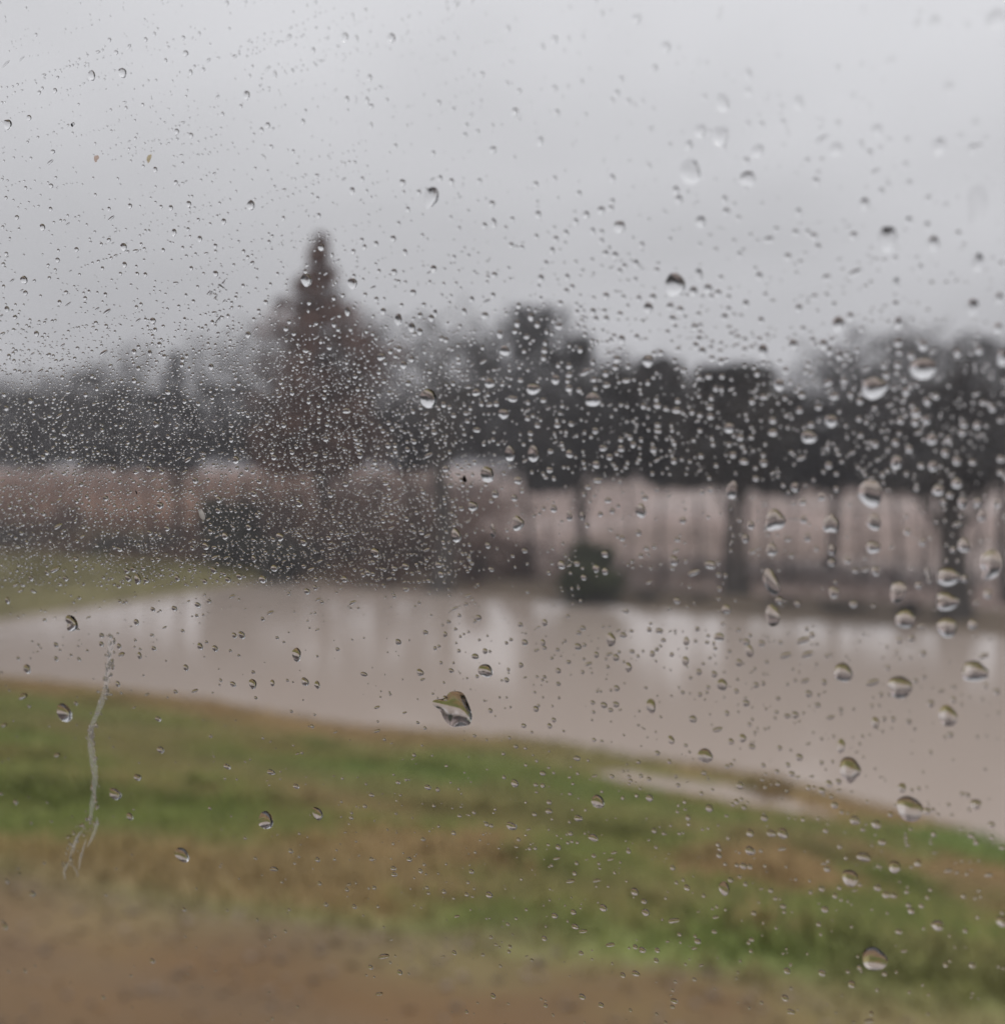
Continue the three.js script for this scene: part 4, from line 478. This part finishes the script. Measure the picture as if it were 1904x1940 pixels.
  for (let k = 0; k < 175000; k++) {
    const X = R() * 2500 - 300, Y = R() * 2400 - 230; if (R() * 300 > 1.2 * dens(clamp(X, 0, 1904), clamp(Y, 0, 1940))) continue;
    const g = (R() + R() + R() - 1.5) / 0.5 * 0.45, med = lerp(3.7, 6.6, smooth(400, 1500, X)) * lerp(1, 0.8, smooth(520, 200, Y)), w = clamp(med * Math.exp(g), 1.8, 14), as = lerp(1.15, 0.9, smooth(500, 760, Y)) * (0.8 + 0.45 * R());
    const st = R() < 0.08; add(X, Y, st ? w * 2.1 : w, st ? w * 0.8 : w * as, st ? 0.4 : 0.3 * (R() - 0.5));
  }
  for (let k = 0; k < 60000; k++) {                    // the rest of the pane, beyond the part that the photograph shows
    const a = (R() - 0.5) * 0.96, b = lerp(-0.28, 0.25, R()), p = PANE.place(a, b).sub(EYE).applyQuaternion(camera.quaternion.clone().invert()), X = CX - FPX * p.x / p.z, Y = CY + FPX * p.y / p.z;
    if (p.z < 0 && X > -290 && X < 2190 && Y > -220 && Y < 2160) continue;
    const w = 0.00016 * Math.exp((R() + R() + R() - 1.5) * 1.1) * (R() < 0.03 ? 4 : 1); fine.push([a, b, w, w * (0.8 + 0.5 * R()), 0.3 * (R() - 0.5)]);
  }
  const put = [...rest, ...fine], im = new THREE.InstancedMesh(unit, rainMat, put.length), M = new THREE.Matrix4(), z = V(0, 0, 1);
  put.forEach(([a, b, hw, hh, lean], k) => { M.compose(PANE.place(a, b, LIFT), PANE.quat.clone().multiply(new THREE.Quaternion().setFromAxisAngle(z, -lean)), V(hw, hh, Math.min(hw, hh))); im.setMatrixAt(k, M); });
  shadows(im); im.name = 'fine_raindrops'; scene.add(im); tag(im, 'countless fine specks of drizzle covering the window glass', 'raindrops', null, 'stuff');
  console.log('large drops', kept.length + OWN.length, 'fine', put.length);
}
// the dried rivulet: a ribbed trail of water running down the glass and fanning out at its foot
function ribbon(path, width, lump, seed, seg = 150, cross = 12, hgt = 0.3) {
  const R = rng(seed), curve = new THREE.CatmullRomCurve3(path.map(([X, Y]) => { const [a, b] = PANE.hit(X, Y); return V(a, b, 0); })), px = 0.183 / FPX, pos = [], idx = [];
  for (let i = 0; i <= seg; i++) {
    const t = i / seg, p = curve.getPoint(t), d = curve.getTangent(t), n = V(-d.y, d.x, 0).normalize(), w = width(t) * px * (0.85 + 0.3 * noise2(t * 40, 2, seed)) / 2;
    for (let k = 0; k <= cross; k++) { const s = k / cross * 2 - 1, e = Math.sqrt(Math.max(0, 1 - s * s)), h = w * hgt * e * (0.2 + 1.5 * lump * noise2(t * 120, s * 2.4 + 9, seed + 3) ** 1.5 + 0.5 * Math.abs(s) ** 3); pos.push(p.x + n.x * w * s, p.y + n.y * w * s, 1e-6 + h * smooth(0, 0.03, t) * smooth(1, 0.96, t)); }
  }
  const c = cross + 1; for (let i = 0; i < seg; i++) for (let k = 0; k < cross; k++) { const a = i * c + k; idx.push(a, a + c, a + 1, a + 1, a + c, a + c + 1); }
  const top = pos.length / 3; for (let i = 0; i <= seg; i++) for (const k of [0, cross]) { const o = (i * c + k) * 3; pos.push(pos[o], pos[o + 1], 0); }
  for (let i = 0; i < seg; i++) { const a = top + 2 * i; idx.push(a, a + 1, a + 2, a + 1, a + 3, a + 2); }
  const g = new THREE.BufferGeometry(); g.setAttribute('position', new THREE.Float32BufferAttribute(pos, 3)); g.setIndex(idx); g.computeVertexNormals(); return g;
}
{
  const trail = new THREE.Group(); trail.name = numbered('water_trail'); trail.position.copy(PANE.place(0, 0, LIFT)); trail.quaternion.copy(PANE.quat); scene.add(trail);
  tag(trail, 'pale ribbed trail where a rivulet ran down the glass', 'water trail');
  const m = new THREE.MeshPhysicalMaterial({ roughness: 0.34, transmission: 1, thickness: 0, ior: 1.33 });
  mesh('rivulet', ribbon([[212, 1200], [210, 1225], [206, 1262], [203, 1290], [197, 1318], [186, 1348], [175, 1376], [171, 1400], [175, 1432], [180, 1468], [178, 1505], [173, 1540], [170, 1562]], (t) => (11 + 9 * noise2(t * 14, 4, 2)) * smooth(0, 0.05, t) ** 0.5 * smooth(1, 0.93, t) ** 0.5, 1, 5, 260, 14), m, trail);
  for (const [p, w, s] of [[[[184, 1548], [184, 1562], [176, 1585], [166, 1605]], 9, 6], [[[158, 1572], [146, 1588], [137, 1610], [133, 1628]], 8, 7], [[[164, 1590], [158, 1610], [152, 1632], [150, 1648]], 7, 8], [[[134, 1630], [126, 1642], [122, 1655], [125, 1668]], 8, 9], [[[138, 1640], [146, 1652], [148, 1662]], 6, 10], [[[150, 1580], [143, 1600], [140, 1618]], 5, 11]])
    mesh('strand', ribbon(p, (t) => w * Math.sin(Math.PI * clamp(t, 0.02, 0.98)) ** 0.5, 1, s, 60, 8, 0.4), m, trail);
  // beads of water left along the trail
  const R = rng(88), path = new THREE.CatmullRomCurve3([[212, 1200], [206, 1262], [197, 1318], [175, 1376], [171, 1400], [180, 1468], [173, 1540], [150, 1590], [128, 1645]].map(([X, Y]) => V(X, Y, 0)));
  for (let k = 0; k < 210; k++) { const p = path.getPoint(R()), X = p.x + (R() - 0.5) * (p.y > 1560 ? 34 : 15), [a, b] = PANE.hit(X, p.y), w = (1.5 + 3.4 * R() ** 2) * 0.2 / FPX, o = mesh('bead', dropGeometry(w, w * (0.8 + 0.9 * R()), 0.72, 0.1, null, 12, 4), rainMat, trail); o.position.set(a, b, w * 0.5 + 2e-5); }
}
// grime on the glass: two dark specks, a pale blob, three smears and a scuffed patch
{
  const spot = (name, label, X, Y, w, h, m, turn = 0, i = 0.25, seed = 1) => {
    const [a, b] = PANE.hit(X, Y), s = 0.183 / FPX, R = rng(seed), p = R() * 6, q = R() * 6, g = dropGeometry(w * s / 2, h * s / 2, 0.5, 0, (t) => 1 + i * Math.cos(2 * t + p) + i * 0.7 * Math.cos(3 * t + q), 20, 4);
    const o = mesh(name, g, m); o.position.copy(PANE.place(a, b, LIFT)); o.quaternion.copy(PANE.quat).multiply(new THREE.Quaternion().setFromAxisAngle(V(0, 0, 1), turn)); tag(o, label, 'dirt'); return o;
  };
  const dark = std([0.03, 0.02, 0.018], 0.8), film = (c, r = 0.5, t = 0.95) => { const m = new THREE.MeshPhysicalMaterial({ roughness: r, transmission: t, thickness: 0 }); m.color.setRGB(...c); return m; };
  spot('dirt_speck', 'tiny reddish black speck alone on the glass', 137, 237, 6, 7, dark, 0, 0.1, 3);
  spot('dirt_speck', 'small black insect shaped speck on the glass', 880, 908, 8, 14, dark, 0.3, 0.2, 4);
  spot('dirt_speck', 'thin dark sliver of dirt on the glass', 259, 933, 4, 9, dark, -0.2, 0.1, 5);
  spot('dried_splash', 'pale grey oval dried splash on the glass', 383, 975, 15, 24, film([0.8, 0.78, 0.76], 0.95, 0.9), -0.25, 0.06, 6);
  spot('grime_smear', 'faint ochre curl of grime on the glass', 283, 300, 8, 22, film([0.86, 0.8, 0.66]), 0.7, 0.2, 7);
  spot('grime_smear', 'faint rusty ring of grime on the glass', 183, 300, 12, 14, film([0.88, 0.78, 0.72]), 0, 0.25, 8);
  const R = rng(321), scuff = new THREE.Group(); scuff.name = numbered('scuff_mark'); scuff.position.copy(PANE.place(0, 0, LIFT)); scuff.quaternion.copy(PANE.quat); scene.add(scuff); tag(scuff, 'scuffed patch of short crossing water scratches on the glass', 'scratches');
  for (let k = 0; k < 20; k++) { const X = 408 + (R() - 0.5) * 34 - (k > 14 ? 6 : 0), Y = (k > 14 ? 610 : 552) + (R() - 0.5) * 46, L = 4 + 9 * R(), t = R() < 0.65 ? 0.9 : -0.7; mesh('scratch', ribbon([[X, Y], [X + L * Math.cos(t) / 2, Y - L * Math.sin(t) / 2], [X + L * Math.cos(t), Y - L * Math.sin(t)]], () => 4 + 2 * R(), 0.8, 400 + k, 10, 4, 0.4), rainMat, scuff); }
}
renderer.render(scene, camera);
